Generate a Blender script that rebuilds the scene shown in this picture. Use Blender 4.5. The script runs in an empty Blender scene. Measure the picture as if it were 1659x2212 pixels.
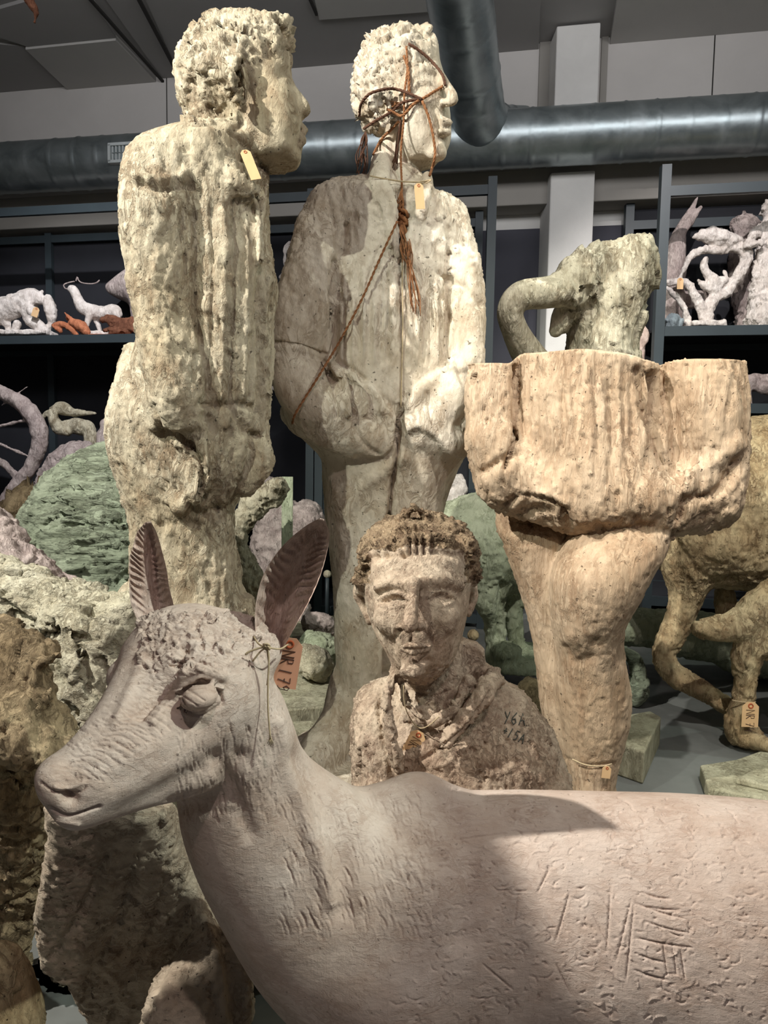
import bpy, bmesh, math, random
import numpy as np
from mathutils import Vector, Matrix, Euler
from mathutils.bvhtree import BVHTree
random.seed(7); RNG = np.random.default_rng(7)
C = bpy.context.scene.collection
sc = bpy.context.scene
# ------------------------------------------------------------------ camera
IW, IH, FP = 1659.0, 2212.0, 1500.0
cam_d = bpy.data.cameras.new('camera'); cam = bpy.data.objects.new('camera', cam_d); C.objects.link(cam)
cam_d.sensor_fit = 'VERTICAL'; cam_d.sensor_height = 36.0; cam_d.lens = 36.0 * FP / IH
cam_d.clip_start = 0.02; cam_d.clip_end = 60
CAM = Vector((0, 0, 1.45))
Rm = Matrix.Rotation(math.radians(90 - 4.6), 4, 'X') @ Matrix.Rotation(math.radians(0.9), 4, 'Z')
cam.matrix_world = Matrix.Translation(CAM) @ Rm
sc.camera = cam
# ------------------------------------------------------------------ view
sc.view_settings.view_transform = 'Standard'; sc.view_settings.look = 'None'
sc.view_settings.gamma = 1; sc.view_settings.use_curve_mapping = False
sc.view_settings.exposure = 1.03
# ------------------------------------------------------------------ world, lamps of the depot ceiling and added fill lights
w = bpy.data.worlds.new('world'); sc.world = w; w.use_nodes = True
w.node_tree.nodes['Background'].inputs[0].default_value = (0.80, 0.78, 0.84, 1)
w.node_tree.nodes['Background'].inputs[1].default_value = 0.065
def spot(name, loc, target, power, color, angle, blend=0.3, size=0.05):
    l = bpy.data.lights.new(name, 'SPOT'); l.energy = power; l.color = color
    l.spot_size = math.radians(angle); l.spot_blend = blend; l.shadow_soft_size = size
    o = bpy.data.objects.new(name, l); C.objects.link(o); o.location = loc
    o.rotation_euler = (Vector(target) - Vector(loc)).to_track_quat('-Z', 'Y').to_euler()
    return o
spot('key_spotlight', (-3.2, 0.25, 4.7), (0.3, 2.2, 1.0), 790, (1.0, 0.965, 0.88), 78, 0.5, 0.035)
spot('rear_key_spotlight', (-2.9, -1.5, 4.8), (0.6, 3.6, 1.6), 300, (0.95, 1.0, 0.86), 40, 0.5, 0.035)
spot('pink_spotlight', (0.9, -1.6, 4.9), (0.3, 2.4, 1.1), 100, (1.0, 0.84, 0.80), 70, 0.7, 0.06)
spot('green_spotlight', (2.9, 0.2, 4.7), (0.0, 1.8, 1.2), 110, (0.95, 1.0, 0.92), 74, 0.6, 0.04)
spot('doe_spotlight', (2.5, -0.5, 4.6), (-0.30, 0.98, 0.98), 330, (0.90, 1.0, 0.90), 11, 0.5, 0.03)
spot('bull_fill_light', (0.9, 0.6, 4.95), (1.7, 4.0, 0.9), 330, (1.0, 0.97, 0.88), 48, 0.6, 0.04)  # added fill, not a known depot lamp; brightens the dark bull
spot('rear_green_spotlight', (3.3, 3.2, 4.9), (0.6, 4.2, 1.0), 90, (0.88, 1.0, 0.86), 80, 0.6, 0.04)
spot('left_shelf_spotlight', (-1.6, 3.3, 5.0), (-3.2, 6.7, 1.8), 430, (0.97, 0.97, 1.0), 52, 0.6, 0.04)
spot('right_shelf_spotlight', (1.5, 2.6, 5.0), (2.7, 5.8, 2.1), 260, (1.0, 0.95, 0.94), 52, 0.6, 0.04)
al = bpy.data.lights.new('upper_wall_fill', 'AREA'); al.energy = 34; al.spread = math.radians(120); al.shape = 'RECTANGLE'; al.size = 7; al.size_y = 0.8; al.color = (0.98, 0.98, 1.0)  # added area light without a real fixture; lifts upper wall, ceiling and duct
ao = bpy.data.objects.new('upper_wall_fill', al); C.objects.link(ao); ao.location = (0, 1.9, 4.45); ao.rotation_euler = (Vector((0, 6.5, 5.1))-Vector((0, 1.9, 4.45))).to_track_quat('-Z', 'Y').to_euler()
# ------------------------------------------------------------------ pixel <-> world
R3 = np.array(Rm.to_3x3()); C0 = np.array(CAM)
def ray(px, py):
    v = R3 @ np.array([(px - IW/2) / FP, -(py - IH/2) / FP, -1.0])
    return v
def P(px, py, d):
    """the point at distance d (metres, along the floor) on the sight line through a photo pixel"""
    v = ray(px, py); return C0 + v * (d / v[1])
def PF(px, py, z=0.0):
    v = ray(px, py); return C0 + v * ((z - C0[2]) / v[2])
def proj(V):
    q = (V - C0) @ R3
    return IW/2 + FP * q[:, 0] / -q[:, 2], IH/2 - FP * q[:, 1] / -q[:, 2]
def mpp(d): return d / FP
# ------------------------------------------------------------------ objects
def tag(o, label=None, cat=None, group=None, kind=None):
    if label: o['label'] = label
    if cat: o['category'] = cat
    if group: o['group'] = group
    if kind: o['kind'] = kind
    return o
def empty(name, loc, label=None, cat=None, group=None, kind=None):
    o = bpy.data.objects.new(name, None); C.objects.link(o); o.location = loc; o.empty_display_size = 0.05
    return tag(o, label, cat, group, kind)
def mesh_obj(name, V, F, mat=None, parent=None, smooth=True, origin=None):
    V = np.asarray(V, dtype=np.float64).copy()
    if parent is not None: org = np.array(parent.get('_org', (0, 0, 0)), dtype=float)
    elif origin is not None: org = np.array(origin, dtype=float)
    else: org = np.array([(V[:, 0].min() + V[:, 0].max())/2, (V[:, 1].min() + V[:, 1].max())/2, V[:, 2].min()])
    V -= org
    me = bpy.data.meshes.new(name)
    if hasattr(F, 'tolist') and F.ndim == 2:
        k = F.shape[1]; me.vertices.add(len(V)); me.vertices.foreach_set('co', V.astype(np.float32).ravel()); me.loops.add(F.size); me.loops.foreach_set('vertex_index', F.astype(np.int32).ravel())
        me.polygons.add(len(F)); me.polygons.foreach_set('loop_start', np.arange(0, F.size, k, dtype=np.int32)); me.update(calc_edges=True); me.validate()
    else: me.from_pydata(V.tolist(), [], F.tolist() if hasattr(F, 'tolist') else F)
    me.update()
    if smooth: me.polygons.foreach_set('use_smooth', [True] * len(me.polygons))
    o = bpy.data.objects.new(name, me); C.objects.link(o)
    if parent is not None: o.parent = parent
    else: o.location = org
    o['_org'] = org.tolist()
    if mat: me.materials.append(mat)
    return o
def root(name, loc, *a, **k):
    o = empty(name, loc, *a, **k); o['_org'] = list(map(float, loc)); return o
# ------------------------------------------------------------------ simple geometry collector
class MB:
    def __init__(s): s.v = []; s.f = []
    def add(s, V, F):
        n = len(s.v); s.v += [tuple(map(float, p)) for p in V]; s.f += [[i + n for i in f] for f in F]; return s
    def hexa(s, p):            # 8 corners: bottom 4 ccw, top 4 ccw
        return s.add(p, [[3,2,1,0],[4,5,6,7],[0,1,5,4],[1,2,6,5],[2,3,7,6],[3,0,4,7]])
    def box(s, c, size, yaw=0.0, M=None):
        sx, sy, sz = [q/2 for q in size]; ca, sa = math.cos(yaw), math.sin(yaw); pts = []
        for z in (-sz, sz):
            for x, y in ((-sx,-sy),(sx,-sy),(sx,sy),(-sx,sy)):
                q = Vector((x, y, z))
                if M is not None: q = M @ q
                pts.append((c[0] + q.x*ca - q.y*sa, c[1] + q.x*sa + q.y*ca, c[2] + q.z))
        return s.hexa(pts)
    def bar(s, a, b, w, h=None):
        a, b = Vector(a), Vector(b); h = h or w; d = (b - a); q = d.to_track_quat('Z', 'Y'); L = d.length; m = (a + b)/2; pts = []
        for z in (-L/2, L/2):
            for x, y in ((-w/2,-h/2),(w/2,-h/2),(w/2,h/2),(-w/2,h/2)):
                pts.append(m + q @ Vector((x, y, z)))
        return s.hexa(pts)
    def tube(s, pts, r, n=10, cap=True):
        pts = [Vector(p) for p in pts]; rs = r if hasattr(r, '__len__') else [r]*len(pts); base = len(s.v); up = None
        for i, p in enumerate(pts):
            t = (pts[min(i+1, len(pts)-1)] - pts[max(i-1, 0)]).normalized()
            if up is None:
                up = t.orthogonal().normalized()
            up = (up - t * up.dot(t)); up = up.normalized() if up.length > 1e-6 else t.orthogonal().normalized()
            bi = t.cross(up)
            for k in range(n):
                a = 2*math.pi*k/n; s.v.append(tuple(p + (up*math.cos(a) + bi*math.sin(a)) * rs[i]))
        for i in range(len(pts)-1):
            for k in range(n):
                a = base + i*n + k; b = base + i*n + (k+1) % n
                s.f.append([a, b, b+n, a+n])
        if cap:
            s.f.append([base + k for k in range(n)][::-1]); e = base + (len(pts)-1)*n; s.f.append([e + k for k in range(n)])
        return s
    def build(s, name, mat, parent=None, smooth=False, bevel=0.0, origin=None):
        o = mesh_obj(name, s.v, s.f, mat, parent, smooth, origin)
        if bevel:
            m = o.modifiers.new('bevel', 'BEVEL'); m.width = bevel; m.segments = 2; m.limit_method = 'ANGLE'
        return o
def spline(pts, n):
    """Catmull-Rom through the rows of pts, n samples"""
    p = np.array(pts, dtype=float); m = len(p)
    if m == 2:
        t = np.linspace(0, 1, n)[:, None]; return p[0]*(1-t) + p[1]*t
    q = np.vstack([2*p[0]-p[1], p, 2*p[-1]-p[-2]]); out = []
    for u in np.linspace(0, m-1-1e-9, n):
        i = int(u); t = u - i; a, b, c, d = q[i:i+4]
        out.append(0.5*((2*b) + (c-a)*t + (2*a-5*b+4*c-d)*t*t + (3*b-a-3*c+d)*t**3))
    return np.array(out)
# ------------------------------------------------------------------ clay modelling: blended solids, then a surface net
class Clay:
    def __init__(s, vox, k=0.02): s.vox = vox; s.k = k; s.ops = []
    def _add(s, fn, lo, hi, mode, k): s.ops.append((fn, np.array(lo, float), np.array(hi, float), mode, s.k if k is None else k)); return s
    def cone(s, a, b, ra, rb, k=None, mode='u', fy=1.0):
        a, b = np.array(a, float), np.array(b, float); r = max(ra, rb); ext = np.array([r, r*max(fy, 1), r])
        S = np.array([1, 1/fy, 1.0]); A, B = a*S, b*S; ba = B - A; L2 = max(ba @ ba, 1e-12)
        def fn(X, Y, Z):
            x, y, z = X-A[0], Y/fy-A[1], Z-A[2]
            h = np.clip((x*ba[0] + y*ba[1] + z*ba[2])/L2, 0, 1)
            return (np.sqrt((x-ba[0]*h)**2 + (y-ba[1]*h)**2 + (z-ba[2]*h)**2) - (ra + (rb-ra)*h)) * min(1, fy)
        return s._add(fn, np.minimum(a, b)-ext, np.maximum(a, b)+ext, mode, k)
    def tube(s, pts, n=None, k=None, mode='u', fy=1.0, seg_k=0.0):
        """pts rows: px, py, depth, radius in pixels; smooth chain"""
        p = spline(pts, n or max(2, 9*(len(pts)-1)+1)) if len(pts) > 2 else np.array(pts, float)
        W = [P(q[0], q[1], q[2]) for q in p]; r = [max(q[3], 0.5)*mpp(q[2]) for q in p]
        fns = []
        for i in range(len(p)-1):
            t = Clay(s.vox); t.cone(W[i], W[i+1], r[i], r[i+1], fy=fy); fns.append(t.ops[0])
        lo = np.min([f[1] for f in fns], 0); hi = np.max([f[2] for f in fns], 0)
        def fn(X, Y, Z):
            out = fns[0][0](X, Y, Z)
            for f in fns[1:]: out = np.minimum(out, f[0](X, Y, Z))
            return out
        return s._add(fn, lo, hi, mode, k)
    def ell(s, px, py, d, rx, ry, rz, rot=(0, 0, 0), k=None, mode='u', p=2.0):
        """ellipsoid; radii in pixels at that depth (x across, y along the sight line, z up)"""
        return s.wel(P(px, py, d), (rx*mpp(d), ry*mpp(d), rz*mpp(d)), rot, k, mode, p)
    def wel(s, c, r, rot=(0, 0, 0), k=None, mode='u', p=2.0):
        M = np.array(Euler([math.radians(q) for q in rot]).to_matrix()); r = np.array(r, float); e = np.sqrt((M**2) @ (r**2)) * (1.0 if p <= 2 else 1.45)
        c = np.array(c, float)
        def fn(X, Y, Z):
            x, y, z = X-c[0], Y-c[1], Z-c[2]
            u = [(M[0, i]*x + M[1, i]*y + M[2, i]*z)/r[i] for i in range(3)]
            if p == 2:
                k0 = np.sqrt(u[0]**2 + u[1]**2 + u[2]**2); k1 = np.sqrt((u[0]/r[0])**2 + (u[1]/r[1])**2 + (u[2]/r[2])**2)
                return k0*(k0-1)/np.maximum(k1, 1e-6)
            q = (np.abs(u[0])**p + np.abs(u[1])**p + np.abs(u[2])**p)**(1/p)
            return (q-1)*r.min()
        return s._add(fn, c-e, c+e, mode, k)
    def loft(s, rows, k=None, mode='u', p=2.0, n=40):
        """rows: photo row, left px, right px, depth, half thickness (m); stacked level slices"""
        q = spline(rows, n); L = np.array([P(a[1], a[0], a[3]) for a in q]); Rr = np.array([P(a[2], a[0], a[3]) for a in q])
        cx = (L[:, 0]+Rr[:, 0])/2; rx = np.maximum((Rr[:, 0]-L[:, 0])/2, 0.004); z = (L[:, 2]+Rr[:, 2])/2; cy = q[:, 3]; ry = np.maximum(q[:, 4], 0.004)
        o = np.argsort(z); z, cx, cy, rx, ry = z[o], cx[o], cy[o], rx[o], ry[o]
        def fn(X, Y, Z):
            zz = Z[0, 0, :]; a = np.interp(zz, z, cx); b = np.interp(zz, z, cy); c = np.interp(zz, z, rx); d = np.interp(zz, z, ry)
            u = np.abs((X-a)/c); v = np.abs((Y-b)/d)
            q_ = np.sqrt(u*u+v*v) if p == 2 else (u**p+v**p)**(1/p)
            side = (q_-1)*np.minimum(c, d)
            cap = np.maximum(Z-z[-1], z[0]-Z)
            return np.where(cap > 0, np.sqrt(np.maximum(side, 0)**2+cap**2), np.maximum(side, cap))
        lo = [(cx-rx).min(), (cy-ry).min(), z[0]]; hi = [(cx+rx).max(), (cy+ry).max(), z[-1]]
        return s._add(fn, lo, hi, mode, k)
    def slab(s, poly, d, th, k=None, mode='u', edge=0.0, slope=(0, 0)):
        """an outline in photo pixels at depth d, given thickness th (half, metres); slope tilts it in depth per metre across / up"""
        pts = np.array([P(a, b, d) for a, b in poly])[:, [0, 2]]; c = pts.mean(0)
        for _ in range(6):
            pts = np.array([P(a, b, d + (q[0]-c[0])*slope[0] + (q[1]-c[1])*slope[1]) for (a, b), q in zip(poly, pts)])[:, [0, 2]]
        def fn(X, Y, Z):
            x, z = X[:, 0:1, 0:1] + 0*Z, Z + 0*X[:, 0:1, 0:1]; dd = np.full(x.shape, 1e9); sgn = np.ones(x.shape)
            m = len(pts)
            for i in range(m):
                a, b = pts[i], pts[i-1]; e = b-a; wx, wz = x-a[0], z-a[1]
                t = np.clip((wx*e[0]+wz*e[1])/max(e@e, 1e-12), 0, 1); dd = np.minimum(dd, (wx-e[0]*t)**2+(wz-e[1]*t)**2)
                c1 = z >= a[1]; c2 = z < b[1]; c3 = e[0]*wz > e[1]*wx
                flip = (c1 & c2 & c3) | (~c1 & ~c2 & ~c3); sgn = np.where(flip, -sgn, sgn)
            d2 = np.sqrt(dd)*sgn + edge
            dy = np.abs(Y - (d + (X-c[0])*slope[0] + (Z-c[1])*slope[1])) - th + edge
            return np.minimum(np.maximum(d2, dy), 0) + np.sqrt(np.maximum(d2, 0)**2 + np.maximum(dy, 0)**2) - edge
        lo = [pts[:, 0].min(), d-th, pts[:, 1].min()]; hi = [pts[:, 0].max(), d+th, pts[:, 1].max()]
        ex = abs(slope[0])*(hi[0]-lo[0])/2 + abs(slope[1])*(hi[2]-lo[2])/2; lo[1] -= ex; hi[1] += ex
        return s._add(fn, lo, hi, mode, k)
    def cut(s, pt, nrm, k=0.004):
        """removes everything on the side of the normal"""
        pt, nrm = np.array(pt, float), np.array(nrm, float); nrm /= np.linalg.norm(nrm)
        def fn(X, Y, Z): return (X-pt[0])*nrm[0] + (Y-pt[1])*nrm[1] + (Z-pt[2])*nrm[2]
        s.ops.append((fn, None, None, 'c', k)); return s
    def mesh(s):
        u = [o for o in s.ops if o[3] == 'u']; v = s.vox
        lo = np.min([o[1] for o in u], 0) - 3*v - 0.01; hi = np.max([o[2] for o in u], 0) + 3*v + 0.01
        n = np.ceil((hi-lo)/v).astype(int)+1
        ax = [lo[i] + v*np.arange(n[i]) for i in range(3)]
        G = np.full(n, 0.5, dtype=np.float32)
        for fn, a, b, mode, k in s.ops:
            if a is None:
                X, Y, Z = ax[0][:, None, None], ax[1][None, :, None], ax[2][None, None, :]
                D = fn(X, Y, Z).astype(np.float32); h = np.clip(0.5-0.5*(D-G)/k, 0, 1)*0 ; G = np.maximum(G, D); continue
            m = k + 2*v + 0.004
            i0 = [max(0, int((a[i]-m-lo[i])/v)) for i in range(3)]; i1 = [min(n[i], int((b[i]+m-lo[i])/v)+2) for i in range(3)]
            sl = tuple(slice(i0[i], i1[i]) for i in range(3))
            X, Y, Z = ax[0][sl[0]][:, None, None], ax[1][sl[1]][None, :, None], ax[2][sl[2]][None, None, :]
            D = np.broadcast_to(fn(X, Y, Z), G[sl].shape).astype(np.float32); g = G[sl]; kk = max(k, 1e-5)
            if mode == 'u':
                h = np.clip(0.5+0.5*(g-D)/kk, 0, 1); G[sl] = g*(1-h)+D*h-kk*h*(1-h)
            else:
                h = np.clip(0.5-0.5*(g+D)/kk, 0, 1); G[sl] = g*(1-h)-D*h+kk*h*(1-h)
        return nets(G, lo, v)
def nets(G, lo, v):
    S = G < 0; n = G.shape
    acc = np.zeros(tuple(m-1 for m in n)+(3,), np.float32); cnt = np.zeros(tuple(m-1 for m in n), np.float32)
    edges = []
    for ax in range(3):
        a = [slice(None)]*3; b = [slice(None)]*3; a[ax] = slice(0, -1); b[ax] = slice(1, None)
        ga, gb = G[tuple(a)], G[tuple(b)]; cr = S[tuple(a)] != S[tuple(b)]
        idx = np.argwhere(cr); t = (ga[cr]/(ga[cr]-gb[cr])); pos = idx.astype(np.float32); pos[:, ax] += t
        o1, o2 = [q for q in range(3) if q != ax]
        for d1 in (0, -1):
            for d2 in (0, -1):
                c = idx.copy(); c[:, o1] += d1; c[:, o2] += d2
                ok = np.all((c >= 0) & (c < np.array(cnt.shape)), axis=1)
                cc = c[ok]; np.add.at(acc, (cc[:, 0], cc[:, 1], cc[:, 2]), pos[ok]); np.add.at(cnt, (cc[:, 0], cc[:, 1], cc[:, 2]), 1)
        edges.append((ax, idx, S[tuple(a)][cr]))
    m = cnt > 0; ids = np.full(cnt.shape, -1, np.int64); ids[m] = np.arange(m.sum())
    V = acc[m]/cnt[m][:, None]*v + np.array(lo, np.float32); F = []
    for ax, idx, ins in edges:
        o1, o2 = (ax+1) % 3, (ax+2) % 3; q = []
        ok = (idx[:, o1] > 0) & (idx[:, o2] > 0) & (idx[:, o1] < cnt.shape[o1]) & (idx[:, o2] < cnt.shape[o2])
        I = idx[ok]; s_ = ins[ok]
        for d1, d2 in ((-1, -1), (0, -1), (0, 0), (-1, 0)):
            c = I.copy(); c[:, o1] += d1; c[:, o2] += d2; q.append(ids[c[:, 0], c[:, 1], c[:, 2]])
        q = np.stack(q, 1); q[~s_] = q[~s_][:, ::-1]; F.append(q)
    return V.astype(np.float64), np.concatenate(F)
# ------------------------------------------------------------------ sculpting on the finished net
def normals(V, F):
    a = V[F[:, 2]]-V[F[:, 0]]; b = V[F[:, 3]]-V[F[:, 1]]; fn = np.cross(a, b)
    N = np.zeros_like(V)
    for i in range(4): np.add.at(N, F[:, i], fn)
    return N/np.maximum(np.linalg.norm(N, axis=1), 1e-12)[:, None]
class Sculpt:
    def __init__(s, V, F): s.V, s.F = V, F; s.refresh()
    def refresh(s):
        s.N = normals(s.V, s.F); s.px, s.py = proj(s.V)
        view = C0 - s.V; view /= np.linalg.norm(view, axis=1)[:, None]; s.view = view
        s.face = np.clip((s.N*view).sum(1)*2.5+0.2, 0, 1)
    def smooth(s, it=2, f=0.5, mask=None):
        F = s.F; E = np.vstack([F[:, [0, 1]], F[:, [1, 2]], F[:, [2, 3]], F[:, [3, 0]]])
        for _ in range(it):
            A = np.zeros_like(s.V); c = np.zeros(len(s.V))
            for i, j in ((0, 1), (1, 0)):
                for q in range(3): A[:, q] += np.bincount(E[:, i], s.V[E[:, j], q], len(s.V))
                c += np.bincount(E[:, i], minlength=len(s.V))
            d = (A/np.maximum(c, 1)[:, None]-s.V)*f
            s.V = s.V + (d if mask is None else d*mask[:, None])
        s.refresh(); return s
    def stroke(s, pts, wd, amt, mode='n', dmax=None, hard=False, taper=False):
        """pts: photo pixels; wd: half width px; amt: metres (negative digs)"""
        p = np.array(pts, float)
        if len(p) > 2: p = spline(p, 4*len(p))
        lo = p.min(0)-3*wd; hi = p.max(0)+3*wd
        m = np.where((s.px > lo[0]) & (s.px < hi[0]) & (s.py > lo[1]) & (s.py < hi[1]) & (s.face > 0.02))[0]
        if dmax is not None and len(m): m = m[(s.V[m, 1] < dmax)]
        if not len(m): return s
        x, y = s.px[m], s.py[m]; dd = np.full(len(m), 1e18); tt = np.zeros(len(m)); nseg = len(p)-1
        for i in range(nseg):
            a, b = p[i], p[i+1]; e = b-a; t = np.clip(((x-a[0])*e[0]+(y-a[1])*e[1])/max(e@e, 1e-9), 0, 1)
            q = (x-a[0]-e[0]*t)**2+(y-a[1]-e[1]*t)**2; bt = q < dd; dd = np.where(bt, q, dd); tt = np.where(bt, (i+t)/nseg, tt)
        g = np.exp(-dd/(2*(wd*0.6)**2))
        if hard: g = np.clip(1.6*g, 0, 1)
        if taper: g = g*np.sqrt(np.clip(4*tt*(1-tt), 0, 1))
        dirv = s.N[m] if mode == 'n' else s.view[m]
        s.V[m] += dirv*(g*s.face[m]*amt)[:, None]; return s
    def dent(s, px, py, rx, ry, amt, ang=0, mode='n', dmax=None, flat=False):
        a = math.radians(ang); dx, dy = s.px-px, s.py-py
        u = (dx*math.cos(a)+dy*math.sin(a))/rx; v = (-dx*math.sin(a)+dy*math.cos(a))/ry; q = u*u+v*v
        m = (q < 6) & (s.face > 0.02)
        if dmax is not None: m &= s.V[:, 1] < dmax
        g = np.exp(-q[m]*1.1) if not flat else 1/(1+np.exp((np.sqrt(q[m])-1)*9))
        dirv = s.N[m] if mode == 'n' else s.view[m]
        s.V[m] += dirv*(g*s.face[m]*amt)[:, None]; return s
    def noise(s, scale, amt, stretch=(1, 1, 1), ridged=False, octs=3, mask=None, seed=0, thr=None):
        """lumpy clay relief: value noise in object space, displaced along the normal"""
        X = s.V*np.array(stretch)*scale; tot = np.zeros(len(X)); a = 1.0; w_ = 0
        for o in range(octs):
            n_ = vnoise(X*(2.03**o), seed+o*17)
            if ridged: n_ = 1-2*np.abs(n_)
            tot += n_*a; w_ += a; a *= 0.5
        tot /= w_
        if thr is not None: tot = np.where(tot > thr, tot-thr, 0)
        if mask is not None: tot = tot*mask
        s.V = s.V + s.N*(tot*amt)[:, None]; return s
    def subdivide(s):
        F, V = s.F, s.V; E = np.sort(np.vstack([F[:, [i, (i+1) % 4]] for i in range(4)]), 1); U, inv = np.unique(E[:, 0]*len(V)+E[:, 1], return_inverse=True)
        a, b = U//len(V), U % len(V); mid = (V[a]+V[b])/2; cen = V[F].mean(1); nv, ne, nf = len(V), len(mid), len(F); e = inv.reshape(4, nf)+nv; c = np.arange(nf)+nv+ne
        s.V = np.vstack([V, mid, cen]); s.F = np.vstack([np.stack([F[:, i], e[i], c, e[i-1]], 1) for i in range(4)]); s.smooth(2, 0.5); return s
    def knife(s, scale, amt, stretch=(1, 1, 1), mask=None, seed=0, tilt=0.9, step=0.5):
        s.refresh(); n_ = facets(s.V*np.array(stretch)*scale, seed, tilt, step)
        if mask is not None: n_ = n_*mask
        s.V = s.V + s.N*(n_*amt)[:, None]; s.refresh(); return s
    def pmask(s, poly, soft=4):
        pts = np.array(poly, float); x, y = s.px, s.py; dd = np.full(len(x), 1e9); sg = np.ones(len(x))
        for i in range(len(pts)):
            a, b = pts[i], pts[i-1]; e = b-a; wx, wy_ = x-a[0], y-a[1]; t = np.clip((wx*e[0]+wy_*e[1])/max(e@e, 1e-9), 0, 1)
            dd = np.minimum(dd, (wx-e[0]*t)**2+(wy_-e[1]*t)**2); c1 = y >= a[1]; c2 = y < b[1]; c3 = e[0]*wy_ > e[1]*wx
            sg = np.where((c1 & c2 & c3) | (~c1 & ~c2 & ~c3), -sg, sg)
        return 1/(1+np.exp(np.clip(np.sqrt(dd)*sg/soft*2.2, -30, 30)))
    def panel(s, poly, amt, soft=4, dmax=None):
        """raise (or sink) an outlined panel with a crisp border"""
        m = s.pmask(poly, soft)*s.face
        if dmax is not None: m = m*(s.V[:, 1] < dmax)
        s.V = s.V + s.N*(m*amt)[:, None]; s.refresh(); return s
    def region(s, px0, py0, px1, py1, soft=12):
        f = lambda t: 1/(1+np.exp(-np.clip(t/soft*4, -30, 30)))
        return f(s.px-px0)*f(px1-s.px)*f(s.py-py0)*f(py1-s.py)
def facets(X, seed=0, tilt=0.9, step=0.5):
    """palette-knife facets: cells with a random level and a random slope"""
    X = X + 0.45*np.stack([vnoise(X*0.9+q*7.3, seed+q) for q in range(3)], 1) + 0.18*np.stack([vnoise(X*2.7+q*3.1, seed+5+q) for q in range(3)], 1)
    I = np.floor(X).astype(np.int64); best = np.full(len(X), 1e9); H = np.zeros(len(X))
    def hh(i, j, k, q):
        n = (i*374761393 + j*668265263 + k*2147483647 + (seed*7+q)*1274126177) & 0xffffffff
        n = ((n ^ (n >> 13))*1274126177) & 0xffffffff; n = n ^ (n >> 16); return (n & 0xffff)/65535.0
    for a in (-1, 0, 1):
        for b in (-1, 0, 1):
            for c in (-1, 0, 1):
                i, j, k = I[:, 0]+a, I[:, 1]+b, I[:, 2]+c
                dx = X[:, 0]-(i+hh(i, j, k, 0)); dy = X[:, 1]-(j+hh(i, j, k, 1)); dz = X[:, 2]-(k+hh(i, j, k, 2)); d = dx*dx+dy*dy+dz*dz
                m = d < best
                g = (hh(i, j, k, 3)-.5)*dx+(hh(i, j, k, 4)-.5)*dy+(hh(i, j, k, 5)-.5)*dz
                H = np.where(m, g*tilt*2+(hh(i, j, k, 6)-.5)*step, H); best = np.where(m, d, best)
    return H
def vnoise(X, seed=0):
    I = np.floor(X).astype(np.int64); f = X-I; f = f*f*f*(f*(f*6-15)+10); out = 0
    def h(i, j, k):
        n = (i*374761393 + j*668265263 + k*2147483647 + seed*1274126177) & 0xffffffff
        n = ((n ^ (n >> 13))*1274126177) & 0xffffffff; n = n ^ (n >> 16); return (n & 0xffff)/32767.5-1
    for a in (0, 1):
        wa = f[:, 0] if a else 1-f[:, 0]
        for b in (0, 1):
            wb = f[:, 1] if b else 1-f[:, 1]
            for c in (0, 1):
                wc = f[:, 2] if c else 1-f[:, 2]; out = out + wa*wb*wc*h(I[:, 0]+a, I[:, 1]+b, I[:, 2]+c)
    return out
def clay_obj(name, S, mat, parent=None, origin=None, **k):
    return mesh_obj(name, S.V, S.F, mat, parent, True, origin)
def sculpt(c, sm=1):
    V, F = c.mesh(); s = Sculpt(V, F)
    if sm: s.smooth(sm)
    return s
def bvh_of(s): return BVHTree.FromPolygons([tuple(p) for p in s.V], s.F.tolist())
def hit(b, px, py, off=0.004):
    v = ray(px, py); v = Vector(v/np.linalg.norm(v)); r = b.ray_cast(CAM, v)
    return None if r[0] is None else r[0] - v*off
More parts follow.
